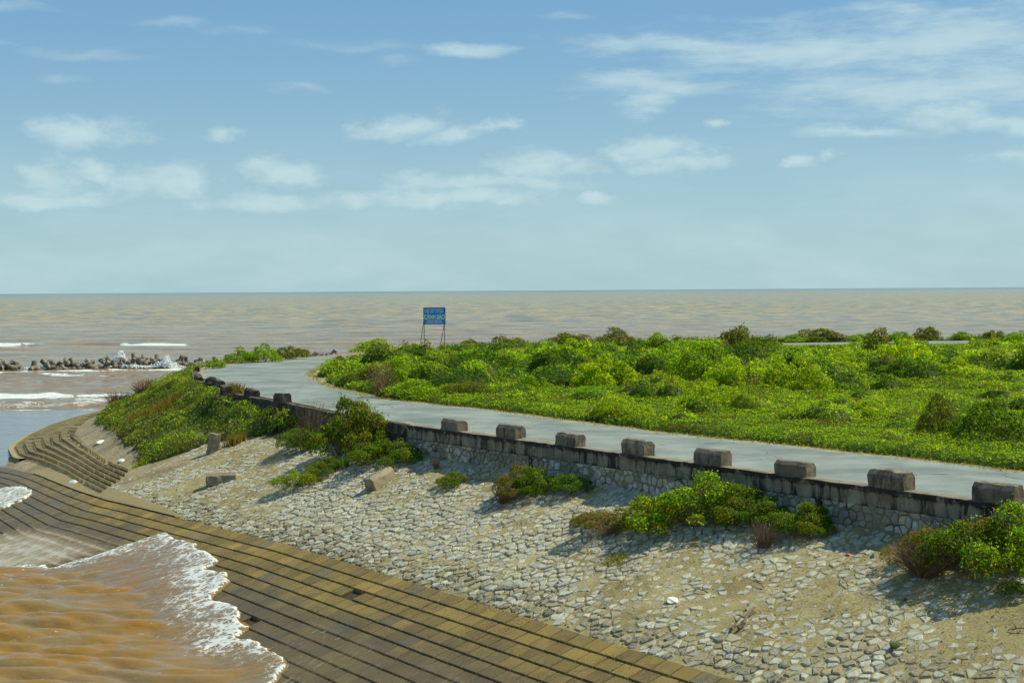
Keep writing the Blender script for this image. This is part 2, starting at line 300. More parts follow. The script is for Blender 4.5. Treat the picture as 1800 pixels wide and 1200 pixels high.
FOAM = M('foam', flat((.8,.84,.84), .9)); BLUE = M('sign_blue', flat((.015,.27,.66), .45)); WHITE = M('sign_white', flat((.8,.86,.9), .5)); YEL = M('sign_yellow', flat((.80,.84,.38), .5)); GREEN = M('emblem_green', flat((.08,.33,.12), .5))
PGREEN = M('emblem_pale', flat((.45,.65,.5), .5)); RUST = M('rusty_steel', lambda t: principled(t, t.mix(t.noise(obj_co(t),9), (.03,.018,.012), (.10,.045,.025)), .8)); 
WOOD = M('driftwood', lambda t: principled(t, t.mix(t.noise(t.scl(obj_co(t),(1,1,4)),8), (.05,.035,.022), (.25,.19,.12)), .9)); TRASH = M('plastic_white', flat((.62,.62,.55), .5)); ORANGE = M('plastic_orange', flat((.5,.09,.02), .5)); ALGA = M('algae', flat((.05,.085,.012), .95))
# ---------------------------------------------------------------- ground
rs = np.random.RandomState(5)
gx = np.arange(-75, 75, .7); gy = np.arange(-30, 215, .7); X, Y = np.meshgrid(gx, gy, indexing='ij'); P = np.stack([X.ravel(), Y.ravel()], 1)
Z = ground_z(P); up_n = P@UP; al_a = P@AL
iW = inside(P, closed(WALL)); Z = np.where(iW, 4.5, Z)
paved = (up_n > 12) & (up_n < 34.2) & (al_a < 70) & ~iW; rowd = pdist(P, ROWLINE)[0]; rowin = inside(P, np.vstack([ROWLINE, [(-90,115),(-90,-60),(26,-60)]])) & (rowd < 9)
Z = Z - .22*(paved | rowin) + (fbm(P[:,0],P[:,1],.5,3)-.5)*.12*(~iW & ~paved)
Z = np.maximum(Z, -3)
mobj('ground', np.column_stack([P, Z]), grid_faces(len(gx), len(gy)), SOIL, smooth=True, kind='structure')
# level top of the headland inside the wall line, and the far, unseen land to the right
T = [tuple(p) for p in WALL] + [(400,190),(400,-80),(100,-78)]
tin = []
for i,p in enumerate(WALL):
    a=WALL[max(i-1,0)]; b=WALL[min(i+1,len(WALL)-1)]; t=(b-a)/np.hypot(*(b-a)); tin.append(p+np.array((t[1],-t[0]))*.25)
T = [tuple(p) for p in tin] + [(400,190),(400,-80),(100,-78)]
n = len(T); mobj('headland', [(x,y,5.8) for x,y in T]+[(x,y,1.) for x,y in T], [tuple(range(n))[::-1]]+[(i,(i+1)%n,(i+1)%n+n,i+n) for i in range(n)], SOIL, kind='structure')
# ---------------------------------------------------------------- road
def densify(L, d=1.):
    L=np.array(L,float); seg=np.hypot(*np.diff(L,axis=0).T); cum=np.concatenate([[0],np.cumsum(seg)]); s=np.linspace(0,cum[-1],int(cum[-1]/d)+2)
    return np.stack([np.interp(s,cum,L[:,0]),np.interp(s,cum,L[:,1])],1)
def smooth(L, k=9):
    L=densify(L,.7); n=len(L); Lp=np.vstack([np.repeat(L[:1],k,0),L,np.repeat(L[-1:],k,0)]); return np.stack([np.convolve(Lp[:,i],np.ones(2*k+1)/(2*k+1),'valid') for i in (0,1)],1)
INNER = [(60,-8),(16.96,47.1),(12.74,53),(9.2,57.5),(6.1,61.2),(2.65,66.6),(-1.49,73.3),(-5.6,78.6),(-7.8,81.7),(-10.3,87.8),(-12.3,93.0),(-14.2,101.2),(-15.2,107),(-15.7,115.7),(-15.9,124),(-14,131),(-8.3,137.4),(5,143),(29,151),(40,153.5),(60,158),(140,168)]
innr = smooth(INNER, 4)
OUT = [(60.5,-17.5),(13.9,40.0),(-3.9,64.3),(-8,70.9),(-12.4,79.4),(-16.3,86.4),(-20,95.5),(-21.9,101),(-23.9,108),(-24.6,116),(-23.2,123.2),(-21.4,129),(-17.9,133.6),(-8.6,142),(5,150),(30,160.4),(45.6,163.2),(60,165),(140,172)]
outr = smooth(OUT, 3)
innr = innr + (np.stack([fbm(innr[:,0],innr[:,1],.6,31),fbm(innr[:,0],innr[:,1],.6,37)],1)-.5)*.7
outr = outr + (np.stack([fbm(outr[:,0],outr[:,1],.6,41),fbm(outr[:,0],outr[:,1],.6,47)],1)-.5)*.4
m = 420
def resamp(L):
    seg=np.hypot(*np.diff(L,axis=0).T); c=np.concatenate([[0],np.cumsum(seg)])/seg.sum(); s=np.linspace(0,1,m); return np.stack([np.interp(s,c,L[:,0]),np.interp(s,c,L[:,1])],1)
A_, B_ = resamp(outr), resamp(innr)
RV=[];nr=9
for i in range(m):
    for j in range(nr):
        q=A_[i]*(1-j/(nr-1))+B_[i]*j/(nr-1); RV.append((q[0],q[1],5.85+.05*math.sin(math.pi*j/(nr-1))))
mobj('road', RV, grid_faces(m,nr), ROAD, smooth=True, kind='structure', attrs={'edge':np.tile([1,.55,.1,0,0,0,.1,.55,1],m)})
# ---------------------------------------------------------------- sea
ang = np.radians(np.concatenate([np.arange(-178,-40,6.),np.arange(-40,-24,1.),np.arange(-24,-5,.09),np.arange(-5,-.0,.2),np.arange(0,24,.22),np.arange(24,40,1.),np.arange(40,183,6.)]))
ang[0]=-math.pi; ang[-1]=math.pi
rad=[14.,20.,26.,32.,37.]
r=40.
while r<62000: rad.append(r); r*= 1.0026 if r<64 else 1.0055 if r<170 else 1.0075 if r<420 else 1.014 if r<1500 else 1.08
rad=np.array(rad); RR,AA=np.meshgrid(rad,ang,indexing='ij'); xs=(RR*np.sin(AA)).ravel(); ys=(RR*np.cos(AA)).ravel(); rr=RR.ravel(); P=np.stack([xs,ys],1)
SWASH = np.array([(-26.4,64.1),(-22.5,62.0),(-19.4,61.6),(-17.0,61.9),(-15.3,62.3),(-13.9,60.2),(-11.8,56.4),(-12.2,55.5),(-11.0,54.6),(-10.8,53.3),(-11.3,52.3),(-9.9,50.7),(-9.5,49.3),(-9.05,48.4),(-9.5,47.8),(-8.5,46.6),(-7.8,45.6),(-7.2,44.4),(-7.3,43.3),(-6.7,42.0),(-5.2,39.5)])
shore = densify(SWASH,.25); shore = shore+(np.stack([fbm(shore[:,0],shore[:,1],1.6,71,3),fbm(shore[:,0],shore[:,1],1.6,77,3)],1)-.5)*.55
SP = np.vstack([shore,[(-12,22),(-60,22),(-60,64.1)]])
near = (rr<104)&(xs<2)&(xs>-60); gzv=np.full(len(P),-5.); gzv[near]=ground_z(P[near]); ins=np.zeros(len(P),bool); ins[near]=inside(P[near],SP)
dsh=np.full(len(P),99.); dsh[near]=pdist(P[near],shore)[0]
calm = sstep(-36,-40,xs)*sstep(92,98,ys)*sstep(152,144,ys)
calm = np.maximum(calm, (xs>-44)*(ys>95)*(ys<146)*(xs<-30)*1.)
def waves(x,y,r):
    z=0
    for lam,amp,th,sd in ((26,.16,4,1),(15,.12,-10,2),(7,.05,14,3),(4.1,.03,-17,4),(2.7,.045,22,5),(2.1,.07,-12,8),(1.55,.095,6,6),(1.2,.08,-20,7),(.9,.055,17,9)):
        t=R(th+0.); ph=(x*math.sin(t)+y*math.cos(t))/lam*6.283+ 4.5*vnoise(x*.25/lam,y*.32/lam,sd*7)
        a=amp*sstep(lam*120,lam*42,r)*(.15+1.7*vnoise(x*.22/lam,y*.4/lam,sd*13)); s=np.sin(ph); z=z+a*(s+.3*np.cos(2*ph))
    return z
Zs = waves(xs,ys,rr)*(1-.93*calm)*sstep(9000,3000,rr)
nz = fbm(xs,ys,.25,90,4); nz2 = fbm(xs,ys*1.6,.22,97,5,.65); foam=np.zeros(len(P))
def blob(x,y,rx,ry,s,rot=0):
    c,q=math.cos(rot),math.sin(rot); dx=xs-x; dy=ys-y; u=(dx*c+dy*q)/rx; v=(-dx*q+dy*c)/ry; return s*np.clip(1.25-np.sqrt(u*u+v*v)-3.4*(nz2-.48),0,1)
for b in [(-114,322,9,4,1.6),(-104,326,10,4,1.3),(-95,338,14,2,.55),(-83,326,9,4,1.25),(-76,322,7,3,.6),(-80,217,15,5,1.6),(-62,221,15,5,1.6),(-48,228,14,4,1.1),(-90,217,8,3,1.1),(-66,209,9,1.2,.75,-.5),(-73,213,10,1.2,.6,-.3),
          (-60,164,10,5,1.35),(-48,166,12,5,1.35),(-44,158,7,2.5,.8),(-60,146,14,1.0,.9),(-48,148,9,.9,.9,.1),(-55,154,22,3.5,.52),(-29.6,80.5,2.2,3.4,1.3),(4,232,9,2,.55),(22,250,12,3,.4),(58,205,16,3,1.1),(84,208,20,3,1.1),(30,202,16,2,.6),(0,196,18,2,.5),(-26,192,10,2,.6)]:
    foam=np.maximum(foam, blob(*b))
# run-up: thin sheet of water over the slabs
sdn=np.where(ins,dsh,-dsh); sheet = gzv+.022+np.clip(sdn*.55,-.35,.075)+.02*np.exp(-(dsh/.5)**2)+.05*fbm(xs,ys,1.3,12)*ins
Zs = np.where(ins, np.maximum(Zs*.75+.05, sheet), Zs)
wid = .9+3.8*sstep(-23,-13,xs)*sstep(42,52,ys)*(.5+.8*fbm(xs,ys,.3,55))
foam = np.where(ins, np.maximum(foam, np.clip(1.05-dsh/wid,0,1)*(.37+.55*fbm(xs,ys,.5,44))), foam)
foam = np.where(ins&(dsh<.08), .85, foam)
Zs = np.where(near&~ins&(gzv>-1.2), np.where(dsh>1.5,np.minimum(Zs, gzv-.25),np.where(gzv>-.15, sheet, np.minimum(Zs,sheet))), Zs)
tongue=np.array([(-29.9,83.6),(-28.4,82.3),(-26.9,79.6),(-27.0,78.0),(-28.2,76.6),(-36,76),(-36,84)]); it=inside(P,tongue)&(rr<110)
Zs=np.where(it, ground_z(P*1.)[...]+.12 if it.any() else Zs, Zs); foam=np.where(it,.58,foam)
bk = .55*np.exp(-((xs+92)/22)**2-((ys-332-4*np.sin(xs*.1))/5.)**2)+.9*np.exp(-((xs+112)/10)**2-((ys-322-3*nz)/3.)**2)+.35*np.exp(-((xs+52)/14)**2-((ys-164-6*nz)/2.)**2); Zs=Zs+bk
mobj('sea', np.column_stack([xs,ys,Zs]), grid_faces(len(rad),len(ang))[:,::-1], WATER, smooth=True, kind='structure', attrs={'foam':foam,'calm':calm})
# backwash film running down the slabs beyond the wave
a=np.arange(-2,46,.25); b=np.arange(0,8.2,.575/5); SV=[];SF=[];fa=[]
rl=along(ROWLINE,a+ 0.); rt=along(ROWLINE,a+3)-along(ROWLINE,a-3); rt/=np.hypot(*rt.T)[:,None]; rn=np.stack([-rt[:,1],rt[:,0]],1)
pts=(rl[:,None,:]+rn[:,None,:]*b[None,:,None]).reshape(-1,2); zz=ground_z(pts)
FILM=np.array([(-30,74),(-26.4,72.2),(-22.2,69.4),(-17.4,63.8),(-14.4,60.4),(-12,57),(-11.4,55.4),(-14,56),(-18,61),(-26,61.5),(-36,66)]); inf=inside(pts,FILM); df=pdist(pts,np.vstack([FILM,FILM[:1]]))[0]
st=np.array([(.5,0,39,35),]) 
fo2=np.where(inf, np.clip(df/2.6,0,1)*(.25+.9*sstep(1.3,.2,zz)), 0)
bj=np.abs(((np.tile(b,len(a))/.575+.5)%1)-.5); fo2=fo2*(.62+.75*np.clip(1-bj/.22,0,1)); lowr=(pts@AL<42)&(zz<.9); fo2=np.where(lowr&~inf, .30*fbm(pts[:,0],pts[:,1],.35,61), fo2)
mobj('backwash', np.column_stack([pts,zz+.075]), grid_faces(len(a),len(b))[:,::-1], RUNOFF, smooth=True, kind='stuff', attrs={'foam':fo2}, label='thin foamy backwash draining down the wet concrete slabs', cat='backwash')
# ---------------------------------------------------------------- helper for laid pieces
CAMP=np.array((0,0,12.))
def inview(c):
    return c[1]>5 and abs(c[0])<.375*c[1] and (12-c[2])/c[1]<.285
def lay(pieces, root, pname, rest, mat, cap=300):
    vis=[(p['size']/ (np.linalg.norm(p['c']-CAMP)),i) for i,p in enumerate(pieces) if inview(p['c'])]; vis.sort(reverse=True); top={i for _,i in vis[:cap]}
    acc=Acc()
    for i,p in enumerate(pieces):
        if i in top:
            c=p['c']; V=np.array(p['V'])-c
            o=mobj(pname, V, p['F'], mat, root, col=np.tile(np.array(p['col'])[None],(len(V),1))); o.location=Vector(c)-(root.location if root.type=='EMPTY' else Vector((0,0,0)))
        else: acc.add(p['V'],p['F'],p['col'])
    if acc.V: acc.obj(rest, mat, root, kind='stuff')
# ---------------------------------------------------------------- slab apron of concrete blocks
apron = mobj('slab_apron_bed', *(lambda a,b:(lambda l,nn:(np.column_stack([(q:=(l[:,None,:]+nn[:,None,:]*b[None,:,None]).reshape(-1,2)), ground_z(q)-.10]), grid_faces(len(a),len(b))[:,::-1]))(along(ROWLINE,a), (lambda t:np.stack([-t[:,1],t[:,0]],1)/np.hypot(*t.T)[:,None])(along(ROWLINE,a+3)-along(ROWLINE,a-3))))(np.arange(-34,92,1.),np.arange(-.1,9,.6)), BANK, smooth=True, kind='structure', col=np.array([[.05,.04,.02]]))
def rowpt(a,k):
    p=along(ROWLINE,[a])[0]; t=along(ROWLINE,[a+4])[0]-along(ROWLINE,[a-4])[0]; t/=np.hypot(*t); return p+np.array((-t[1],t[0]))*k
pieces=[]; rr_=random.Random(3)
W_=.575
cache={}
for k in range(14):
    a=-18-rr_.random()*.7
    while a<78:
        L=.74+rr_.uniform(-.02,.02); a1=a+L-.042; k0=k*W_+.015; k1=(k+1)*W_-.022
        if (abs(a-16.5)<.36 and k==2) or (abs(a-19)<.3 and k==7): a+=L; continue
        q=[rowpt(a,k0),rowpt(a1,k0),rowpt(a1,k1),rowpt(a,k1)]; z=ground_z(np.array(q)); j=[rr_.uniform(-.007,.007) for _ in range(4)]
        pieces.append((k,q,z,j)); a+=L
PZ=[]
for k,q,z,j in pieces:
    zt=[z[0]+.0+j[0],z[1]+.0+j[1],z[2]+.036+j[2],z[3]+.036+j[3]]
    if k==0: zt=[zt[0]+.03,zt[1]+.03,zt[2],zt[3]]
    c=np.array([*np.mean(q,0),np.mean(zt)]); V=[]
    for dz,inn in ((-.16,0),(-.018,0),(0,.06)):
        for i in range(4):
            p=q[i]*(1-inn*.5)+np.mean(q,0)*inn*.5; V.append((p[0],p[1],zt[i]+dz))
    F=[(8,9,10,11)[::-1]]+[(r*4+i,r*4+(i+1)%4,(r+1)*4+(i+1)%4,(r+1)*4+i)[::-1] for r in (0,1) for i in range(4)]
    g=rr_.random(); g2=rr_.random(); base=np.array((.235,.165,.042)) if g<.55 else np.array((.185,.13,.04)) if g<.965 else np.array((.17,.145,.085)); base=base*(.68+.36*g2)
    if k<2: base=base*1.18
    if c[1]>66: base=base*1.1
    PZ.append(dict(V=V,F=F,c=c,size=.7,col=tuple(base)))
root=empty('slab_apron',(0,0,0),kind='structure'); lay(PZ,root,'slab_block','slab_blocks',BLOCK); apron.parent=root; apron.name='bedding'; del apron['kind']
# ---------------------------------------------------------------- stepped blocks of the round head
HI=np.array([(-21.0,78.3),(-24.1,84.5),(-28.0,93.5),(-31.5,102.5),(-33.4,109),(-34.3,116),(-34.4,125),(-31,137),(-22,151),(-10,160)],float)
HO=np.array([(-21.4,73.6),(-26.6,83.9),(-30.8,92.3),(-35.2,101),(-38.9,110.5),(-40.3,118),(-41.2,126),(-41.6,135),(-40.5,144),(-32.5,158),(-18,170)],float)
def nrm(L,m):
    seg=np.hypot(*np.diff(L,axis=0).T); c=np.concatenate([[0],np.cumsum(seg)])/seg.sum(); s=np.linspace(0,1,m); q=np.stack([np.interp(s,c,L[:,0]),np.interp(s,c,L[:,1])],1)
    for _ in range(6): q[1:-1]=(q[:-2]+2*q[1:-1]+q[2:])/4
    return q
hi,ho=nrm(HI,220),nrm(HO,220); rowline_poly=np.vstack([ROWLINE,[(-90,115),(-90,-60),(26,-60)]])
head=empty('stepped_bank',(0,0,0),kind='structure'); PZ=[]; nr_=7
for k in range(nr_):
    t0=k/nr_; t1=(k+.86)/nr_; line0=hi*(1-t0)+ho*t0; line1=hi*(1-t1)+ho*t1
    seg=np.hypot(*np.diff(line1,axis=0).T); cum=np.concatenate([[0],np.cumsum(seg)]); s=0.; n_in=0
    while s<cum[-1]-.6:
        L=.36; e=s+L-.15; n_in+=1
        if n_in%9==0: e=s+L-.22
        f=lambda line,x:np.array((np.interp(x,cum,line[:,0]),np.interp(x,cum,line[:,1])))
        q=[f(line0,s),f(line0,e),f(line1,e),f(line1,s)]; s+=L
        if rr_.random()<.03 or (k==0 and rr_.random()<.25): continue
        z=ground_z(np.array(q)); zt=[z[0]+.0,z[1]+.0,z[2]+.22,z[3]+.22]; zb=[zz_-.1 for zz_ in z]; c=np.array([*np.mean(q,0),np.mean(zt)])
        V=[(q[i][0],q[i][1],zb[i]) for i in range(4)]+[(q[i][0],q[i][1],zt[i]) for i in range(4)]
        F=[(4,5,6,7)]+[(i,(i+1)%4,(i+1)%4+4,i+4) for i in range(4)]
        g=.8+.45*rr_.random(); PZ.append(dict(V=V,F=[t[::-1] for t in F],c=c,size=.6,col=(.24*g,.195*g,.10*g)))
lay(PZ,head,'step_block','step_blocks',BANK)
for k in (nr_,):                      # ledges under each row, a low beam along its foot
    t1=min((k+.9)/nr_,1.02) if k<nr_ else 1.03; line=hi*(1-t1)+ho*t1; tn=np.gradient(line,axis=0); tn/=np.hypot(*tn.T)[:,None]; nn=np.stack([-tn[:,1],tn[:,0]],1); w=.11 if k<nr_ else .3
    keep=line[:,1]>98; V=[];F=[]
    for i in range(len(line)):
        z=float(ground_z(line[i:i+1])[0])
        for o_,dz in ((-w,-.2),(-w,.10 if k<nr_ else .12),(w,.10 if k<nr_ else .12),(w,-.35)): V.append((*(line[i]+nn[i]*o_),z+dz))
    for i in range(len(line)-1):
        if keep[i] and keep[i+1]:
            for j in range(3): F.append((i*4+j,i*4+j+1,(i+1)*4+j+1,(i+1)*4+j))
    mobj('ledge_beam', V, F, BANK, head, col=np.array([[.29,.235,.13]]))
# smooth concrete strip where the slabs meet the stepped bank
V=[];F=[]; aa=np.arange(34,64,.8)
for i,a in enumerate(aa):
    w=.03+min(1,(a-34)/5)*.2+.85*math.sin(math.pi*min(1,max(0,(a-34)/34)))
    for o_ in (.0,-w*.5,-w): p=rowpt(a,o_); V.append((p[0],p[1],gz(*p)+.085-.03*(o_<-.5)))
mobj('concrete_strip', V, grid_faces(len(aa),3), BANK, col=np.array([[.25,.20,.10]]), smooth=True, kind='structure')
# ---------------------------------------------------------------- stone pitched slope
a=np.arange(-16,49,.14); b=np.arange(-.15,8.6,.12); base=along(ROWLINE,a)
def slope_pt(al,bb): return np.atleast_2d(along(ROWLINE,al))+np.outer(np.atleast_1d(bb),UP)
pts=(base[:,None,:]+UP[None,None,:]*b[None,:,None]).reshape(-1,2); zz=ground_z(pts); bb=np.tile(b,len(a)); al_=np.repeat(a,len(b))
def sandh(x,y,bb,al):
    big=fbm(x,y,.22,201,3); md=fbm(x,y,.9,207,3); h=-.026+.075*(big-.5)+.095*(md-.5)
    h=h+.012*sstep(1,-5,al)*sstep(4.6,5.8,bb)+.012*sstep(38,47,al)-.02*sstep(2,.5,bb)
    return h
hh=sandh(pts[:,0],pts[:,1],bb,al_)
hh=np.where(bb<.3,np.minimum(hh,-.03),hh)
zz=np.where(inside(pts,closed(WALL)),4.75,zz)
bed_z=zz+hh+.035*(fbm(pts[:,0],pts[:,1],4.,210,3)-.5)
slope=empty('stone_slope',(0,0,0),kind='structure')
mobj('sand_bed', np.column_stack([pts,bed_z]), grid_faces(len(a),len(b))[:,::-1], SAND, slope, smooth=True)
rj=np.random.RandomState(9); da,db=.27,.34; na=int(63.5/da); nb=int(8.5/db)
J=rj.rand(na+4,nb+4,2)*.85+.075
def site(i,j): return np.array(((i+J[i+2,j+2,0]+(.5 if j%2 else 0))*da-15.5,(j+J[i+2,j+2,1])*db+.02))
S_=[[site(i,j) for j in range(-2,nb+2)] for i in range(-2,na+2)]
def cell(c,neigh,R0=.6):
    poly=[(c[0]-R0,c[1]-R0),(c[0]+R0,c[1]-R0),(c[0]+R0,c[1]+R0),(c[0]-R0,c[1]+R0)]
    for n_ in neigh:
        mx,my=(c[0]+n_[0])/2,(c[1]+n_[1])/2; dx,dy=n_[0]-c[0],n_[1]-c[1]; new=[]
        m_=len(poly); dd=[(p[0]-mx)*dx+(p[1]-my)*dy for p in poly]
        for i in range(m_):
            p,q=poly[i],poly[(i+1)%m_]; dp,dq=dd[i],dd[(i+1)%m_]
            if dp<=0: new.append(p)
            if (dp<0)!=(dq<0) and dp!=dq:
                t=dp/(dp-dq); new.append((p[0]+(q[0]-p[0])*t,p[1]+(q[1]-p[1])*t))
        poly=new
        if len(poly)<3: return None
    out=[poly[0]]
    for p in poly[1:]:
        if math.hypot(p[0]-out[-1][0],p[1]-out[-1][1])>.035: out.append(p)
    return out if len(out)>=4 else None
def area(p): return abs(sum(p[i][0]*p[(i+1)%len(p)][1]-p[(i+1)%len(p)][0]*p[i][1] for i in range(len(p))))/2
PZ=[]; tmp=[]; rr_=random.Random(11)
for i in range(na):
    for j in range(nb):
        c=S_[i+2][j+2]; ne=[S_[i+2+di][j+2+dj] for di in (-2,-1,0,1,2) for dj in (-2,-1,0,1,2) if (di or dj)]
        p=cell(c,ne)
        if p: tmp.append((c,p))
cc=np.array([c for c,_ in tmp]); W0=slope_pt(cc[:,0],cc[:,1])if False else along(ROWLINE,cc[:,0])+cc[:,1:2]*UP
z0=ground_z(W0); hs=sandh(W0[:,0],W0[:,1],cc[:,1],cc[:,0]); inw=inside(W0,closed(WALL)); t2=fbm(W0[:,0],W0[:,1],.5,230,3)
du=(along(ROWLINE,cc[:,0]+1)-along(ROWLINE,cc[:,0]-1))/2; gU=ground_z(W0+UP*.2)-ground_z(W0-UP*.2); gU/=.4; gA=(ground_z(W0+du*.2)-ground_z(W0-du*.2))/.4
for (c,p),w0,zc,h_,iw,tt,dv,gu,ga in zip(tmp,W0,z0,hs,inw,t2,du,gU,gA):
    if abs(gu)>.6: gu=.33
    if abs(ga)>.4: ga=0.
    if iw or c[1]<.12 or c[1]>8.3: continue
    top=rr_.uniform(-.03,.016); low=c[1]<1.6 or (c[0]<-1 and c[1]<3.2)
    if low: top+=rr_.uniform(0,.028)
    if top<h_-.015: continue
    shr=rr_.uniform(.70,.96); m_=len(p); ring=[(c[0]+(q[0]-c[0])*shr*rr_.uniform(.84,1.06),c[1]+(q[1]-c[1])*shr*rr_.uniform(.86,1.06)) for q in p]
    tx,ty=rr_.uniform(-.08,.08),rr_.uniform(-.08,.08)
    def W3(q,dz): 
        x_=w0+dv*(q[0]-c[0])+UP*(q[1]-c[1]); return (x_[0],x_[1],zc+ga*(q[0]-c[0])+gu*(q[1]-c[1])+dz+tx*(q[0]-c[0])+ty*(q[1]-c[1]))
    V=[W3(q,-.14) for q in ring]+[W3(q,top-rr_.uniform(.012,.03)) for q in ring]+[W3((c[0]+(q[0]-c[0])*.82,c[1]+(q[1]-c[1])*.82),top+rr_.uniform(-.006,.008)) for q in ring]
    F=[(i,(i+1)%m_,m_+(i+1)%m_,m_+i) for i in range(m_)]+[(m_+i,m_+(i+1)%m_,2*m_+(i+1)%m_,2*m_+i) for i in range(m_)]+[tuple(range(2*m_,3*m_))]
    # outward winding: the local frame (along, up) is left-handed seen from above
    F=[f[::-1] for f in F]
    g=rr_.random(); v=rr_.uniform(.72,1.22)
    col=np.array((.42,.435,.375))*v if g<.62 else np.array((.44,.42,.32))*v if g<.84 else np.array((.27,.29,.285))*v
    if low and rr_.random()<.24*(1.8-min(1.6,c[1])): col=np.array((.085,.085,.08))*rr_.uniform(.7,1.5)
    elif low and rr_.random()<.4: col=np.array((.23,.20,.13))*v
    PZ.append(dict(V=V,F=F,c=np.array(W3(c,top)),size=math.sqrt(area(p)),col=tuple(col)))
lay(PZ,slope,'stone','stones',STONE)
# ---------------------------------------------------------------- sea wall with its parapet blocks
def wp(a,n,z): p=UP*n+AL*a; return (p[0],p[1],z)
WO=Vector(wp(38,34.2,4.6)); wall=empty('sea_wall',WO,label='long grey rubble stone wall with concrete coping and square blocks beside the road',cat='wall')
def wbox(name,a0,a1,n0,n1,z0,z1,mat,da=1.5,jit=.012,parent=None,seed=1,**k):
    rr=random.Random(seed); V=[];F=[];m_=max(2,int(abs(a1-a0)/da)+1)
    for i in range(m_):
        a=a0+(a1-a0)*i/(m_-1)
        for n_,z_ in ((n0,z0),(n0,z1-.02),(n0+.02,z1),(n1-.02,z1),(n1,z1-.02),(n1,z0)): V.append(Vector(wp(a,n_+rr.uniform(-jit,jit),z_+rr.uniform(-jit,jit)*.7))-WO)
    for i in range(m_-1):
        for j in range(6): F.append((i*6+j,i*6+(j+1)%6,(i+1)*6+(j+1)%6,(i+1)*6+j))
    F.append((5,4,3,2,1,0)); F.append(tuple(range((m_-1)*6,m_*6))); return mobj(name,V,F,mat,parent or wall,**k)
wbox('core',-30,54,34.26,34.9,3.6,5.40,MORT,seed=2)
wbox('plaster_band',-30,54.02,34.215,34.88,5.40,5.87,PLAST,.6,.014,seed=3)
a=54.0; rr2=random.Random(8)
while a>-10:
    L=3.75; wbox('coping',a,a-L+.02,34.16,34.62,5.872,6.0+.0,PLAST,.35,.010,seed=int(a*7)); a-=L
# plaster lips and parapet blocks
def parapet_mesh(seed,L=1.3,Wd=.56,H=.52):
    rr=random.Random(seed); bm=bmesh.new(); sec=[(0,0),(Wd,0),(Wd,H*.72),(Wd*.78,H),(Wd*.22,H),(0,H*.72)]
    n_=8; rings=[]
    for i in range(n_+1):
        x=L*i/n_; rings.append([bm.verts.new((x,y,z)) for y,z in sec])
    for i in range(n_):
        for j in range(6): bm.faces.new((rings[i][j],rings[i+1][j],rings[i+1][(j+1)%6],rings[i][(j+1)%6]))
    bm.faces.new(rings[0]); bm.faces.new(rings[-1][::-1]); bmesh.ops.recalc_face_normals(bm,faces=bm.faces)
    bmesh.ops.bevel(bm,geom=[e for e in bm.edges if e.calc_face_angle(0)>.3],offset=.022,segments=2,affect='EDGES',profile=.6)
    bmesh.ops.triangulate(bm,faces=bm.faces); bmesh.ops.subdivide_edges(bm,edges=[e for e in bm.edges if e.calc_length()>.2],cuts=1,use_grid_fill=False)
    for v in bm.verts:
        k=.040*(fbm(np.array([v.co.x*1.+v.co.z]),np.array([v.co.y-v.co.z*.7+seed]),4.,seed,3)[0]-.5)*2; v.co+=Vector((rr.uniform(-.006,.006)+k*.4,k,k if v.co.z>.1 else 0))
    me=bpy.data.meshes.new('parapet_block'); bm.to_mesh(me); bm.free(); me.materials.append(CONC); return me
PM=[parapet_mesh(s) for s in range(10)]; RZ=math.atan2(-.803,.596)
for i,a in enumerate([51.3,47.2,43.3,39.4,35.6,31.85,28.05,24.35,20.6,16.8]):
    o=link(bpy.data.objects.new('parapet_block',PM[i]),wall); o.location=Vector(wp(a,34.19,5.99))-WO; o.rotation_euler=(rr2.uniform(-.025,.025),rr2.uniform(-.02,.02),RZ+rr2.uniform(-.035,.035)); o.scale=(rr2.uniform(.95,1.04),rr2.uniform(.95,1.05),rr2.uniform(.90,1.06))
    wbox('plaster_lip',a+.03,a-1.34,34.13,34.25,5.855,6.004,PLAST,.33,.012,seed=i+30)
for a in (44.9,30.0,22.6): wbox('pier_joint',a+.11,a-.11,34.19,34.25,4.5,5.86,PLAST,.2,.01,seed=int(a))
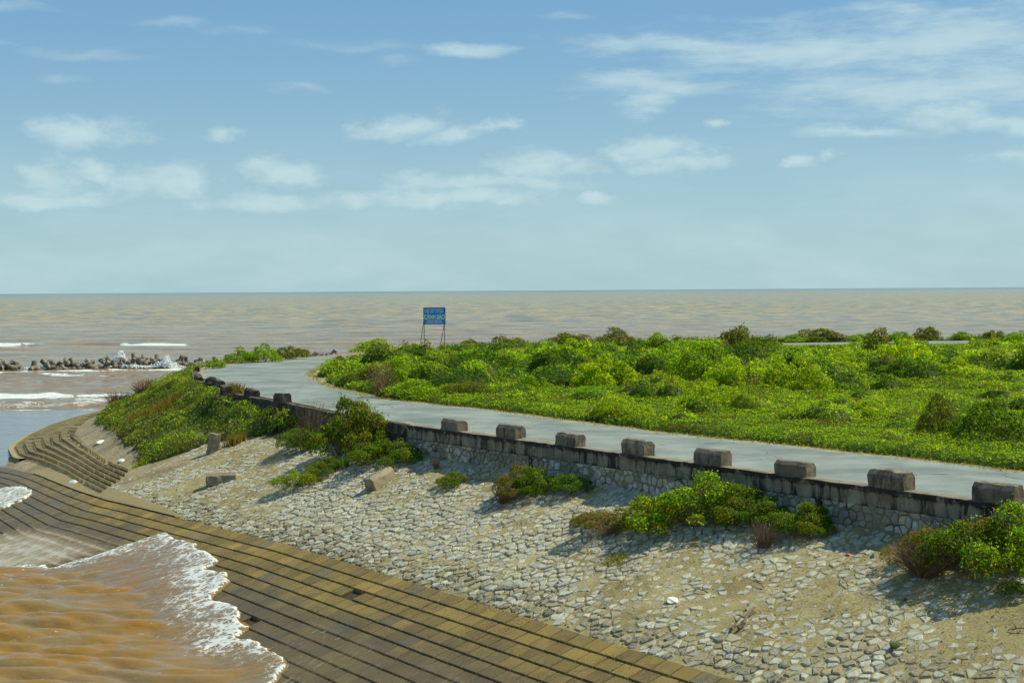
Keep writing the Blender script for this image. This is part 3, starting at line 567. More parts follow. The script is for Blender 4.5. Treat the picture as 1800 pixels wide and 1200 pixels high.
# rubble face
da,db=.30,.27; na=int(36/da); nb=4; rj=np.random.RandomState(19); J=rj.rand(na+4,nb+4,2)*.8+.1
def site(i,j): return np.array(((i+J[i+2,j+2,0]+(.5 if j%2 else 0))*da+18,(j+J[i+2,j+2,1])*db+4.42))
S_=[[site(i,j) for j in range(-2,nb+2)] for i in range(-2,na+2)]; PZ=[]; rr_=random.Random(21)
for i in range(na):
    for j in range(nb):
        c=S_[i+2][j+2]
        if rr_.random()<.07: continue
        p=cell(c,[S_[i+2+di][j+2+dj] for di in (-2,-1,0,1,2) for dj in (-2,-1,0,1,2) if (di or dj)])
        if not p or c[0]>53.8: continue
        shr=rr_.uniform(.78,.95); m_=len(p); ring=[(c[0]+(q[0]-c[0])*shr*rr_.uniform(.9,1.05),min(5.385,c[1]+(q[1]-c[1])*shr*rr_.uniform(.9,1.05))) for q in p]; pr=rr_.uniform(.015,.065); tx,ty=rr_.uniform(-.12,.12),rr_.uniform(-.12,.12)
        W3=lambda q,d:wp(q[0],34.26-d-tx*(q[0]-c[0])-ty*(q[1]-c[1]),q[1])
        V=[W3(q,-.06) for q in ring]+[W3(q,pr-.02) for q in ring]+[W3((c[0]+(q[0]-c[0])*.8,c[1]+(q[1]-c[1])*.8),pr+rr_.uniform(-.006,.006)) for q in ring]
        F=[(i_,(i_+1)%m_,m_+(i_+1)%m_,m_+i_) for i_ in range(m_)]+[(m_+i_,m_+(i_+1)%m_,2*m_+(i_+1)%m_,2*m_+i_) for i_ in range(m_)]+[tuple(range(2*m_,3*m_))]
        F=[f[::-1] for f in F]
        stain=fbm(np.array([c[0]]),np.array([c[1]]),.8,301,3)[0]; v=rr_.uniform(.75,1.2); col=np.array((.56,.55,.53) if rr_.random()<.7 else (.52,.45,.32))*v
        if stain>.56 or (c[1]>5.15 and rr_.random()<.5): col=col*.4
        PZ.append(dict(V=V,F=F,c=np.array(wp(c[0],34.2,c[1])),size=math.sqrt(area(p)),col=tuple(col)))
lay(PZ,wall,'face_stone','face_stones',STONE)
# lay() places parts in world coordinates minus the root; joined rest must be shifted as well
for o in wall.children:
    if o.name.startswith('face_stones'): o.location=-WO
# ---------------------------------------------------------------- leaves and shrubs
PAL={'lime':[(.42,.55,.005),(.33,.48,.005),(.48,.58,.009),(.16,.29,.01)],'green':[(.17,.33,.006),(.18,.34,.008),(.08,.18,.01),(.22,.37,.02)],'dark':[(.05,.12,.006),(.08,.18,.008),(.03,.07,.009),(.13,.25,.02)],
     'olive':[(.17,.20,.03),(.20,.155,.04),(.11,.16,.009),(.22,.21,.045),(.14,.23,.02)],'rust':[(.22,.10,.025),(.17,.13,.03),(.12,.15,.02),(.26,.15,.03)],'yellow':[(.38,.40,.03),(.26,.33,.02),(.40,.34,.06)],'straw':[(.34,.27,.11),(.26,.20,.08),(.2,.19,.06)]}
def unit(v): return v/(np.linalg.norm(v,axis=1)[:,None]+1e-9)
def leaf_geo(P,Nn,size,C,rs,quad=False,asp=.62,spread=1.0,upblade=None):
    n=len(P); nn=unit(Nn*.9+rs.normal(0,spread,(n,3))*.6); t=rs.normal(0,1,(n,3)); 
    if upblade is not None: t=np.where(upblade[:,None], np.array([0,0,1.])+rs.normal(0,.28,(n,3)), t)
    t=unit(t-nn*(t*nn).sum(1)[:,None]); b=np.cross(nn,t); s=(size*rs.uniform(.65,1.35,n))[:,None]
    w=np.where(upblade[:,None],.16,asp) if upblade is not None else asp; ln=np.where(upblade[:,None],2.6,1.) if upblade is not None else 1.
    if quad: V=np.stack([P-t*s*.5,P+b*s*.5*w-nn*s*.06,P+t*s*.5,P-b*s*.5*w-nn*s*.06],1); k=4
    else: V=np.stack([P-t*s*.45*ln+b*s*.45*w,P+t*s*.6*ln,P-t*s*.45*ln-b*s*.45*w],1); k=3
    return V.reshape(-1,3), np.arange(n*k).reshape(n,k), np.repeat(C,k,0)
def pick(rs,names,wts,n,blend=None):
    L=[];W=[]
    for a,b in zip(names,wts):
        for c in PAL[a]: L.append(c); W.append(b/len(PAL[a]))
    W=np.array(W)/sum(W); return np.array(L)[rs.choice(len(L),n,p=W)]*rs.uniform(.8,1.2,(n,1))
def foliage_data(seed,n,leaf,names,wts,quad,flatk=.75,nl=26):
    rs=np.random.RandomState(seed); th=rs.uniform(0,6.283,nl); rr_=np.sqrt(rs.rand(nl))*.84; cz=flatk*(1-rr_**1.7)*rs.uniform(.35,.95,nl); C=np.stack([rr_*np.cos(th),rr_*np.sin(th),np.maximum(cz,.12)],1); Rr=rs.uniform(.13,.34,nl)
    w=Rr**2; li=rs.choice(nl,int(n*2.6),p=w/w.sum()); d=unit(rs.normal(0,1,(len(li),3))); d[:,2]=np.where(d[:,2]<-.35,-d[:,2],d[:,2])
    dep=1-np.abs(rs.normal(0,.16,len(li))); spike=(rs.rand(len(li))<.13); dep=np.where(spike,dep+rs.rand(len(li))*.55,dep); P=C[li]+d*(Rr[li]*dep)[:,None]*np.array([1,1,.85])
    D=np.linalg.norm((P[:,None,:]-C[None])/Rr[None,:,None],axis=2); D[np.arange(len(li)),li]=9; ok=(D.min(1)>.72)&(P[:,2]>.0); ok|=rs.rand(len(li))<.05; ok&=P[:,2]>-.02
    P=P[ok][:n]; d=d[ok][:n]; li=li[ok][:n]; lumpc=rs.rand(nl)[li]
    C1=pick(rs,names,wts,len(P)); tipc=pick(rs,[names[-1]],[1],len(P)); C1=np.where((rs.rand(len(P))<.05+.35*(lumpc>.75))[:,None],tipc,C1)*(.85+.3*lumpc[:,None])
    return leaf_geo(P,d,leaf*np.ones(len(P)),C1,rs,quad)
FOL={}
TONES={'L':(('lime','green','yellow'),(6,2,1)),'G':(('green','lime','olive'),(5,3,1)),'D':(('dark','green','olive'),(6,2,1)),'O':(('olive','dark','rust'),(5,2.5,1)),'Y':(('green','lime','yellow'),(3,3,3)),'N':(('green','dark','olive','rust'),(3,3,2,.7)),'M':(('lime','green','dark','rust'),(2.5,3,2,.5)),'T':(('olive','green','dark','rust'),(3,3,2,1.6)),'R':(('rust','olive','straw'),(3,3,1))}
def fol(tone,var,n,leaf,quad):
    k=(tone,var,n,quad)
    if k not in FOL: V,F,C=foliage_data(hash(tone+str(var))%1 + ord(tone)*7+var*31,n,leaf,*TONES[tone],quad,flatk=.8+.1*(var%3)); FOL[k]=raw_mesh('foliage',V,F,LEAF,col=C)
    return FOL[k]
def twigs_mesh(seed,n,reach=1.,droop=.0,rad=.008,up=1.):
    rr=random.Random(seed); A=Acc()
    for i in range(n):
        th=rr.uniform(0,6.283); r0=rr.uniform(0,.25); p=Vector((r0*math.cos(th),r0*math.sin(th),-.05)); d=Vector((math.cos(th)*rr.uniform(.1,1.),math.sin(th)*rr.uniform(.1,1.),rr.uniform(.5,1.2)*up)).normalized(); pts=[p.copy()]
        for s in range(4): p=p+d*reach*rr.uniform(.2,.33); pts.append(p.copy()); d=(d+Vector((rr.uniform(-.3,.3),rr.uniform(-.3,.3),rr.uniform(-.25,.15)-droop))).normalized()
        V,F=tube(pts,[rad,rad*.85,rad*.7,rad*.5,rad*.3],3); A.add(V,F)
    me=bpy.data.meshes.new('branches'); me.from_pydata(A.V,[],A.F); me.materials.append(TWIG); return me
STEM=[twigs_mesh(s,26,.85,rad=.012) for s in range(2)]
def shrub(x,y,z,rx,ry,h,tone,var,label,cat='shrub',group=None,n=2600,leaf=.085,quad=False,rz=None,parts=False,tilt=(0,0)):
    rs_=random.Random(int(x*31+y*17)); rz=rs_.uniform(0,6.28) if rz is None else rz
    e=empty('shrub',(x,y,z),rz,label=label,cat=cat,group=group); e.rotation_euler=(tilt[0],tilt[1],rz)
    o=link(bpy.data.objects.new('foliage',fol(tone,var,n,leaf,quad)),e); o.scale=(rx,ry,h)
    o=link(bpy.data.objects.new('branches',STEM[var%2]),e); o.scale=(rx*.85,ry*.85,h*.9)
    return e
# explicit shrubs of the island and its far edge: x, y, radius, height, tone, what and where
ISL=[]
def isl(cx,top,base,w,tone,text,zb=5.85,dn=.95):
    ISL.append((cx,top,base,w,tone,text,zb))
ISL=[
 (-13.0, 108.4, 1.49, 1.69, 'O', 'dark olive shrub at the inner corner of the road bend', 0),
 (-9.0, 91.9, 1.14, 1.48, 'O', 'thin brownish shrub with bare twigs just right of the road bend', 0),
 (-7.4, 92.2, 1.88, 1.9, 'G', 'mid green shrub left of centre behind the road, below the blue sign', 0),
 (-5.0, 96.5, 1.97, 1.52, 'G', 'green leafy shrub directly in front of the blue sign', 0),
 (-1.4, 96.4, 2.38, 2.28, 'D', 'deep green broad-leaved shrub right of the blue sign', 0),
 (-2.6, 81.4, 2.01, 1.07, 'O', 'low brownish olive shrub behind the roadside herbs below the sign', 0),
 (2.3, 107.4, 2.79, 2.41, 'L', 'bright lime shrub in the scrub, leftmost of the tall lime ones', 0),
 (5.0, 110.9, 2.74, 2.49, 'L', 'bright lime shrub beside the olive shrubs of the skyline', 0),
 (5.6, 86.1, 2.13, 3.07, 'L', 'tall lime green shrub in the middle of the scrub', 0),
 (1.3, 83.6, 1.19, 1.51, 'G', 'small green shrub at the foot of the lime mounds', 0),
 (9.3, 101.6, 2.51, 2.48, 'G', 'green shrub under the pale spiky skyline plant', 0),
 (11.6, 156.6, 2.64, 1.74, 'O', 'olive shrub on the skyline beyond the far road, left of centre', 0),
 (6.1, 151.5, 2.82, 1.68, 'O', 'olive skyline shrub behind the lime mounds', 0),
 (-0.6, 155.9, 3.17, 1.35, 'O', 'wide olive shrub on the skyline just right of the blue sign', 0),
 (-4.4, 152.8, 2.1, 1.1, 'O', 'low olive shrub at the right foot of the blue sign', 0),
 (16.0, 151.8, 1.08, 1.48, 'G', 'small pale green shrub standing alone on the skyline', 0),
 (12.2, 90.8, 2.64, 2.93, 'G', 'broad green shrub left of the tallest dark shrub', 0),
 (20.6, 128.9, 2.51, 2.97, 'O', 'tallest olive shrub sticking up above the skyline', 0),
 (21.1, 117.0, 2.38, 2.41, 'O', 'olive shrub right of the tallest skyline shrub', 0),
 (14.0, 84.8, 2.83, 2.89, 'L', 'large yellow-green mound below the tallest skyline shrub', 0),
 (16.9, 84.1, 2.08, 2.32, 'L', 'rounded lime shrub left of the paler gap in the scrub', 0),
 (9.3, 80.2, 1.63, 1.65, 'L', 'lime shrub half way down the scrub right of centre', 0),
 (22.0, 97.1, 2.61, 2.33, 'L', 'lime shrub in front of the far road gap', 0),
 (27.3, 106.4, 2.17, 2.7, 'O', 'brown-tipped olive shrub between two lime mounds', 0),
 (28.4, 102.8, 2.32, 2.73, 'L', 'bright mound reaching over the far road', 0),
 (25.3, 93.7, 2.32, 1.72, 'D', 'dark green shrub behind the open herb patch', 0),
 (28.5, 93.5, 2.51, 1.82, 'L', 'lime shrub below the far road at the right', 0),
 (38.4, 113.8, 3.55, 1.94, 'L', 'wide lime shrub near the right edge of the skyline', 0),
 (30.8, 92.1, 2.48, 1.13, 'L', 'low lime shrub near the right edge, below the wide one', 0),
 (43.1, 121.5, 2.21, 2.13, 'G', 'green shrub touching the right edge of the skyline', 0),
 (18.6, 55.5, 1.45, 2.03, 'D', 'large dark rounded bush near the road at the right edge', 0),
 (17.4, 58.0, 0.93, 1.62, 'O', 'olive shrub left of the dark rounded bush by the road', 0),
 (16.4, 66.1, 1.78, 1.28, 'L', 'low spreading yellow-green shrub in the herb field', 0),
 (10.0, 71.4, 1.76, 1.71, 'L', 'yellow-green shrub above the roadside herbs in the centre right', 0),
 (11.2, 68.8, 0.8, 1.17, 'D', 'bluish green leafy shrub standing out of the herb field', 0),
 (7.1, 75.9, 0.71, 0.99, 'D', 'small bluish green leafy shrub near the road', 0),
 (5.1, 66.7, 1.5, 1.36, 'L', 'light green shrub behind the third parapet block gap', 0),
 (-5.6, 81.7, 2.02, 1.17, 'G', 'low green shrub on the inside of the road, left of centre', 0),
 (13.7, 64.7, 1.88, 1.14, 'L', 'flat lime shrub in the wide herb field', 0),
 (35.6, 164.7, 3.35, 1.62, 'O', 'olive shrub between the sea and the far road at the right', 1),
 (32.2, 162.5, 1.81, 0.92, 'G', 'low green shrub beyond the left end of the far road gap', 1),
 (40.9, 164.8, 2.27, 0.92, 'G', 'flat green shrub on the seaward side of the far road', 1),
 (48.8, 166.7, 1.71, 1.68, 'O', 'round dark-topped shrub beyond the far road near the splash', 1),
 (45.1, 165.7, 1.92, 1.13, 'G', 'green shrub left of the round one beyond the far road', 1),
 (52.4, 165.7, 1.18, 1.09, 'G', 'small green shrub just right of the splash', 1),
 (56.5, 166.9, 1.34, 1.49, 'O', 'upright olive shrub beyond the far road near the right edge', 1),
 (59.3, 166.5, 1.56, 1.02, 'G', 'green shrub beyond the far road in the right corner of the skyline', 1),
 (-24.0, 114.8, 0.92, 1.03, 'G', 'small shrub at the left tip of the road bend by the tetrapods', 1),
 (-23.6, 124.0, 1.43, 1.3, 'G', 'green shrub on the outer side of the bend, left of the row', 1),
 (-21.9, 125.0, 1.72, 1.55, 'G', 'green shrub in the middle of the outer side of the bend', 1),
 (-20.2, 129.9, 1.79, 1.66, 'O', 'olive-tipped shrub at the right of the row outside the bend', 1),
 (-13.2, 137.2, 2.61, 1.57, 'Y', 'rounded green shrub between the two roads left of the sign', 1),
 (-9.9, 140.8, 1.32, 1.31, 'G', 'small dark green shrub at the left foot of the blue sign', 1),
]
for x,y,r,h,t,lab,g in ISL:
    if 14<x<18 and 150<y<153: y=157.
    z=gz(x,y); h+=max(0,5.8-z); big=y<100
    shrub(x,y,z-.05,r*1.08,r*.95,h*1.02,t,int(x*3+y)%3,lab,group=('shrubs beyond the far road' if g and x>-13.5 else 'shrubs outside the road bend' if g else 'shrubs in the scrub between the roads'),n=5200 if big else 3000,leaf=.062 if big else .085)
# ---- shrubs along the foot of the wall and on the bank
NEAR=[(-8.0,66.8,1.55,3.5,'T','tall green and yellow bush standing in front of the road, tallest on the bank'),
(-6.6,66.0,1.25,2.2,'T','lower right shoulder bush leaning against the tall yellow-tipped one'),
(-5.2,63.4,1.45,1.35,'G','dense green bush hiding the left end of the stone wall'),
(-6.6,64.9,1.0,.8,'R','dry reddish brush in front of the tall yellow-tipped bush'),
(-10.6,70.9,1.3,1.2,'G','green bush left of the tall yellow-tipped one'),
(-9.6,64.0,1.15,.8,'Y','low mat-like shrub on the stones, leftmost of the two before the tall bush'),
(-8.5,64.7,1.0,.75,'G','low mat-like shrub on the stones just below the tall bush'),
(-2.5,57.6,.62,.62,'G','small bright green shrub alone on the stones in the wall shadow'),
(.2,54.3,.95,1.15,'R','reddish and green shrub at the wall foot under the third parapet block'),
(.9,53.9,.85,1.15,'D','dark green shrub beside the reddish one at the wall foot'),
(2.35,53.3,.9,.75,'D','grey-green low shrub at the wall foot between two bushes'),
(3.3,48.5,1.35,.95,'R','reddish left end of the long bush row below the wall'),
(4.6,47.6,1.35,1.3,'L','bright green bush in the long row below the wall, second from its left end'),
(6.0,46.8,1.4,1.7,'Y','highest yellow-tipped bush of the long row below the wall'),
(7.1,46.1,1.1,1.35,'G','green right end of the long bush row below the wall'),
(8.2,45.6,1.0,.95,'D','dark shrub in shadow at the wall, right of the long bush row'),
(9.0,43.7,.85,1.05,'G','compact green bush on the stones under the seventh parapet block'),
(9.8,44.4,.7,.75,'D','dark shrub tucked at the wall behind the compact green bush'),
(11.5,39.5,.95,1.15,'R','reddish dry bush left of the big green one at the right edge'),
(12.9,38.5,1.35,1.75,'G','big green bush in the lower right by the wall'),
(14.1,38.2,1.35,1.8,'Y','yellow-green bush cut by the right edge of the picture'),
(12.95,36.6,.4,.35,'D','tiny dark tuft on the sand below the big bush at the right edge')]
for x,y,r,h,t,lab in NEAR:
    t={'G':'N','Y':'M','L':'M'}.get(t,t); n_=UP@(x,y); k_=max(0,n_-(34.0-r*.62)) if y<64 else 0; x-=UP[0]*k_; y-=UP[1]*k_
    shrub(x,y,gz(x,y)-.06,r*1.25,r*1.1,h*1.0,t,int(x*7+y*3)%3,lab,group='bushes on the bank below the road',n=9000 if r>.8 else 5200,leaf=.05 if r>.8 else .07,quad=False)
# ---- bare twiggy bushes
def dry(x,y,r,h,n,lab,seed,rad=.010):
    e=empty('dry_bush',(x,y,gz(x,y)-.03),seed*1.3,label=lab,cat='dry bush',group='dry twiggy bushes'); o=link(bpy.data.objects.new('branches',twigs_mesh(seed,n,1.,.03,rad)),e); o.scale=(r,r,h)
dry(7.75,43.6,.75,.85,170,'bare pale twiggy bush on the stones beside the compact green bush',41)
dry(11.3,38.9,1.05,1.15,300,'brown leafless bush in front of the reddish one near the right edge',42)
dry(3.2,47.9,.8,.8,120,'dry grassy twigs at the left end of the long bush row',43)
dry(-3.25,60.3,.34,.6,120,'small brown grass tuft at the left end of the stone wall',44,.012)
dry(-7.6,82.6,.9,2.1,110,'tall bare twigs rising behind the inside edge of the road',45,.016)
dry(-9.9,69.7,.9,2.3,130,'bare reddish twigs on the left flank of the tall bush',46,.013)
dry(-.4,54.0,.7,1.0,120,'dry brown twigs left of the reddish shrub at the wall foot',47)
dry(-29.0,112.,1.2,1.4,200,'reddish bare twigs on the left rim of the green bank',48,.02)
dry(-32.2,116.,1.3,1.2,200,'reddish bare twigs low on the left rim of the bank',49,.02)
# ---- leafy masses nobody could count: built on a height map of overlapping mounds
def mass(name,poly,domes,base,rs,size,dens,names,wts,label,cat,blade=.0,core=(.07,.12,.008),facing=True,step=.25,zfun=None,mask=None):
    poly=np.array(poly); x0,y0=poly.min(0)-1; x1,y1=poly.max(0)+1; gx=np.arange(x0,x1,step); gy=np.arange(y0,y1,step); H=np.zeros((len(gx),len(gy))); X,Y=np.meshgrid(gx,gy,indexing='ij'); T=np.zeros_like(H)
    sh=X.shape; P=np.stack([X.ravel(),Y.ravel()],1); edge=pdist(P,np.vstack([poly,poly[:1]]))[0].reshape(sh); ins=inside(P,poly).reshape(sh); taper=np.clip(edge/.8,0,1)**.6*ins
    H=base*np.clip(2.6*(fbm(X,Y,.55,401,4)-.5)+1.,.25,2.2); 
    for i,(x,y,r,h) in enumerate(domes):
        a,b=int((x-r-x0)/step),int((x+r-x0)/step)+2; c,d=int((y-r-y0)/step),int((y+r-y0)/step)+2; a=max(a,0);c=max(c,0); sx_=X[a:b,c:d];sy_=Y[a:b,c:d]
        q=np.clip(1-((sx_-x)**2+(sy_-y)**2)/r**2,0,1); dh=h*(q**.42)*(.85+.4*fbm(sx_,sy_,1.6,i,3)); m_=dh>H[a:b,c:d]; H[a:b,c:d]=np.where(m_,dh,H[a:b,c:d]); T[a:b,c:d]=np.where(m_,(i*.618)%1,T[a:b,c:d])
    if name=='scrub':
        fr_=sstep(84,76,Y)*(T==0); H=H*(1-fr_)+fr_*base*(.7+.6*fbm(X,Y,.9,409,3)); q_=X/Y; gp=((q_>.19)&(q_<.236))|((q_>.292)&(q_<.322)); H=np.where(gp&(Y>88),np.minimum(H,np.maximum(.1,12-Y*.0397-5.85)),H)
    H*=taper; H=np.maximum(H,0)
    if mask is not None: H=H*mask(X,Y)
    z0=(zfun(P) if zfun else np.full(len(P),5.8)).reshape(sh); gxH,gyH=np.gradient(H+z0,step)
    ok=H>.08
    f=grid_faces(*sh); okf=ok.ravel()[f].all(1); root=mobj(name,np.column_stack([P,(z0+H-.16-.10*H+.1*(fbm(X,Y,2.2,77,3)-.5)).ravel()]),f[okf],LEAF,col=np.array([core])*(.7+.6*fbm(P[:,0],P[:,1],1.3,5,3))[:,None],label=label,cat=cat,kind='stuff')
    # leaves
    slope=np.sqrt(1+gxH**2+gyH**2); D=np.hypot(P[:,0],P[:,1]).reshape(sh); sz=size(D); w=dens/sz**2*slope*step**2*ok
    Nz=np.stack([-gxH,-gyH,np.ones_like(H)],-1); Nz/=np.linalg.norm(Nz,axis=-1)[...,None]
    if facing: v=np.stack([-X,-Y,12-z0-H],-1); v/=np.linalg.norm(v,axis=-1)[...,None]; fc=(Nz*v).sum(-1); w=w*np.clip(.35+fc*1.6,.25,1); w*=np.where(np.abs(X)<.385*Y+2.,1,.25)
    cnt=rs.poisson(w.ravel()); idx=np.repeat(np.arange(len(P)),cnt); n=len(idx); jx=rs.uniform(0,step,(n,2)); px_=P[idx]+jx; nn=Nz.reshape(-1,3)[idx]; Hh=(H+z0).ravel()[idx]+(gxH.ravel()[idx]*jx[:,0]+gyH.ravel()[idx]*jx[:,1]); s=sz.ravel()[idx]
    dep=np.abs(rs.normal(0,.10,n))-.03; hc=H.ravel()[idx]; P3=np.column_stack([px_,Hh])-nn*(dep*np.minimum(1,hc*1.5))[:,None]
    bl=(rs.rand(n)<blade*(.3+1.4*vnoise(px_[:,0]*.4,px_[:,1]*.4,9))); tone=T.ravel()[idx]; nz=fbm(px_[:,0],px_[:,1],.16,501,4)+.25*(tone-.5); nz2=fbm(px_[:,0],px_[:,1],.8,511,3)
    C=pick(rs,names,wts,n)
    for (thr,nm) in (((nz<.40),'dark'),((nz>.64),'yellow'),((nz2>.60),'olive'),((nz2<.33)&(nz<.6),'dark'),((nz2>.70),'rust')):
        m_=thr&(rs.rand(n)<np.where(hc>.7,.65,.12 if nm=='dark' else .5)); C[m_]=pick(rs,[nm],[1],int(m_.sum()))
    if name=='scrub':
        for lo,hi,nm,pr in ((.01,.22,'dark',.75),(.22,.36,'olive',.7),(.36,.5,'green',.8)):
            m_=(tone>lo)&(tone<hi)&(rs.rand(n)<pr); C[m_]=pick(rs,[nm],[1],int(m_.sum()))
        C*=np.where(hc<.65,1.12,1.)[:,None]
    C*=((.75+.45*tone)*(.7+.6*fbm(px_[:,0],px_[:,1],.9,523,2)))[:,None]
    V,F,Cc=leaf_geo(P3,nn,s,C,rs,False,.7,1.,bl); mobj('leaves',V,F,LEAF,root,col=Cc,kind='stuff'); return n
rs1=np.random.RandomState(77)
isl_poly=np.vstack([innr[(innr[:,0]<62)&(innr[:,1]>20)]]); 
e1=[]; 
cen=isl_poly.mean(0)
# inset the edge a little from the road so that a bare verge shows
t=np.gradient(isl_poly,axis=0); t/=np.hypot(*t.T)[:,None]+1e-9; nrm_=np.stack([t[:,1],-t[:,0]],1); isl_in=isl_poly+nrm_*(.30+.35*fbm(isl_poly[:,0],isl_poly[:,1],.5,19))[:,None]
isl_in=isl_in[~((np.hypot(isl_in[:,0]+15,isl_in[:,1]-107)<1.8))]
doms=[]
tries=0
while len(doms)<330 and tries<9000:
    tries+=1; x=rs1.uniform(-16,60); y=rs1.uniform(50,158)
    if not inside([(x,y)],isl_in)[0] or abs(x)>.42*y+3: continue
    de=pdist([(x,y)],isl_poly)[0][0]; r=rs1.uniform(.6,2.4) if y>82 else rs1.uniform(.4,1.5)
    if de<r*.75: continue
    cap=(2.1 if y>84 else 1.15) * (1 if y<128 else .62 if y<142 else .4); cap*=min(1,.35+de*.12)
    if 84<y<92 and x>20: cap*=.5
    if x>14 and y>100 and abs(x/y-.285)<.03 : cap*=.6
    if (.185<x/y<.24 or .285<x/y<.33): cap=min(cap,max(.3,(12-y*.0392-5.85)*.85))
    doms.append((x,y,r,rs1.uniform(.45,1.)*cap))
n1=mass('scrub',isl_in,doms,.42,rs1,lambda D:np.clip(.0014*D,.085,.19),2.2,('lime','green','yellow'),(6,3,.6),'unbroken bright green scrub and herbs filling the ground between the two roads','scrub',blade=.18)
# far fringe beyond the far road
fp=np.vstack([outr[(outr[:,1]>130)&(outr[:,0]<62)&(outr[:,0]>-8)][::1]+np.array((-.3,.9)), [(62,171),(30,169),(8,161.5),(-8,152.5)]])
dm=[(rs1.uniform(-6,60),0,rs1.uniform(.6,1.6),rs1.uniform(.4,.9)) for _ in range(60)]; dm=[(x,float(np.interp(x,[-10,5,30,60],[145,153.5,163.5,168]))+rs1.uniform(0,2.5),r,h*(1 if x>2 else .8)) for x,_,r,h in dm]
n2=mass('fringe_scrub',fp,dm,.42,rs1,lambda D:np.full_like(D,.17),1.6,('green','olive','lime'),(4,3,2),'low olive green scrub strip between the far road and the sea','scrub',blade=.35,zfun=ground_z)
# green cover of the round head's bank
bp=np.array([(-34.2,121),(-33.2,113),(-31.5,106),(-28.2,97.5),(-26.0,92),(-23.8,86.4),(-21.8,82),(-21.1,78.6),(-19.7,77.8),(-17.8,77.7),(-16.9,78.2),(-14.6,76.4),(-12.4,75.0),(-10.8,73.2),(-9.4,70.8),(-8.0,68.2),(-8.6,70.0),(-12.9,78.8),(-17.1,85.8),(-20.9,96),(-22.6,101),(-24.7,111),(-25.6,119),(-23.6,128),(-22,140),(-27,146),(-33,136)])
dm=[]
while len(dm)<190:
    x=rs1.uniform(-34,-8); y=rs1.uniform(68,135)
    if inside([(x,y)],bp)[0]: dm.append((x,y,rs1.uniform(.4,1.5),rs1.uniform(.2,.6)*(1.5 if pdist([(x,y)],WALL)[0][0]<4 and y>96 else 1)))
for q in densify(WALL[2:12],1.6):
    t_n=UP if q[1]<88 else np.array((.95,.1)); dm.append((q[0]-t_n[0]*.75+rs1.uniform(-.2,.2),q[1]-t_n[1]*.75,rs1.uniform(.9,1.3),rs1.uniform(.7,1.25) if q[1]<88 else rs1.uniform(.35,.6)))
def bmask(X,Y):
    u=X*.93+Y*.36; v=-X*.36+Y*.93; s=fbm(u*.22,v*1.0,.9,611,4); dW=pdist(np.stack([X.ravel(),Y.ravel()],1),WALL)[0].reshape(X.shape); return sstep(.40,.50,s+.17*sstep(8,2.0,dW))*(~inside(np.stack([X.ravel(),Y.ravel()],1),closed(WALL)+0)).reshape(X.shape)
n3=mass('bank_scrub',bp,dm,.34,rs1,lambda D:np.full_like(D,.125),2.0,('green','lime','olive','rust','straw'),(5,5,3,1.2,1.3),'green creeping scrub with bare sandy streaks covering the round bank','ground cover',blade=.25,zfun=ground_z,mask=bmask,core=(.10,.12,.03))
# reddish and orange grass streaks on the bank
def tuft(x,y,r,h,names,wts,n,label,seed,group='grass tufts on the bank'):
    rs=np.random.RandomState(seed); px_=np.column_stack([x+rs.normal(0,r*.5,n),y+rs.normal(0,r*.5,n)]); z=ground_z(px_); hh_=h*rs.uniform(.4,1,n); t_=unit(np.array([0,0,1.])+rs.normal(0,.35,(n,3))); b=unit(np.cross(t_,rs.normal(0,1,(n,3)))); P0=np.column_stack([px_,z-.02]); w=.018+.010*(y>70)
    V=np.stack([P0-b*w,P0+t_*hh_[:,None],P0+b*w],1).reshape(-1,3); C=np.repeat(pick(rs,names,wts,n),3,0)
    mobj('grass_tuft',V,np.arange(3*n).reshape(n,3),LEAF,col=C,label=label,cat='grass tuft',kind='stuff')
for i,(x,y,r,h,nm,n,lab) in enumerate([(-22.6,93.5,1.5,.8,('rust','straw'),900,'orange-brown grass streak on the bank below the row of ruined blocks'),(-24.8,95,1.3,.6,('rust','straw'),700,'rusty grass patch half way down the green bank'),(-17.0,86.6,.55,.8,('rust','straw'),700,'orange grass tuft on the road edge beside the leaning parapet block'),
    (-14.9,76.2,.5,.7,('rust','straw'),350,'reddish grass tuft just right of the upright fallen block'),(-19.2,79.2,.6,.5,('rust','olive'),300,'brownish grass at the lower rim of the green bank'),(3.3,45.6,.4,.25,('straw','yellow'),260,'dry yellowish grass in a crack of the stone slope'),(-20.6,79.0,.5,.35,('lime','yellow'),300,'bright yellow-green weed at the corner of the stepped bank'),(-4.9,44.9,.001,.01,('straw',),4,'')]):
    if lab: tuft(x,y,r,h,nm,(3,1,1)[:len(nm)],n,lab,700+i)
print('leaf counts',n1,n2,n3)
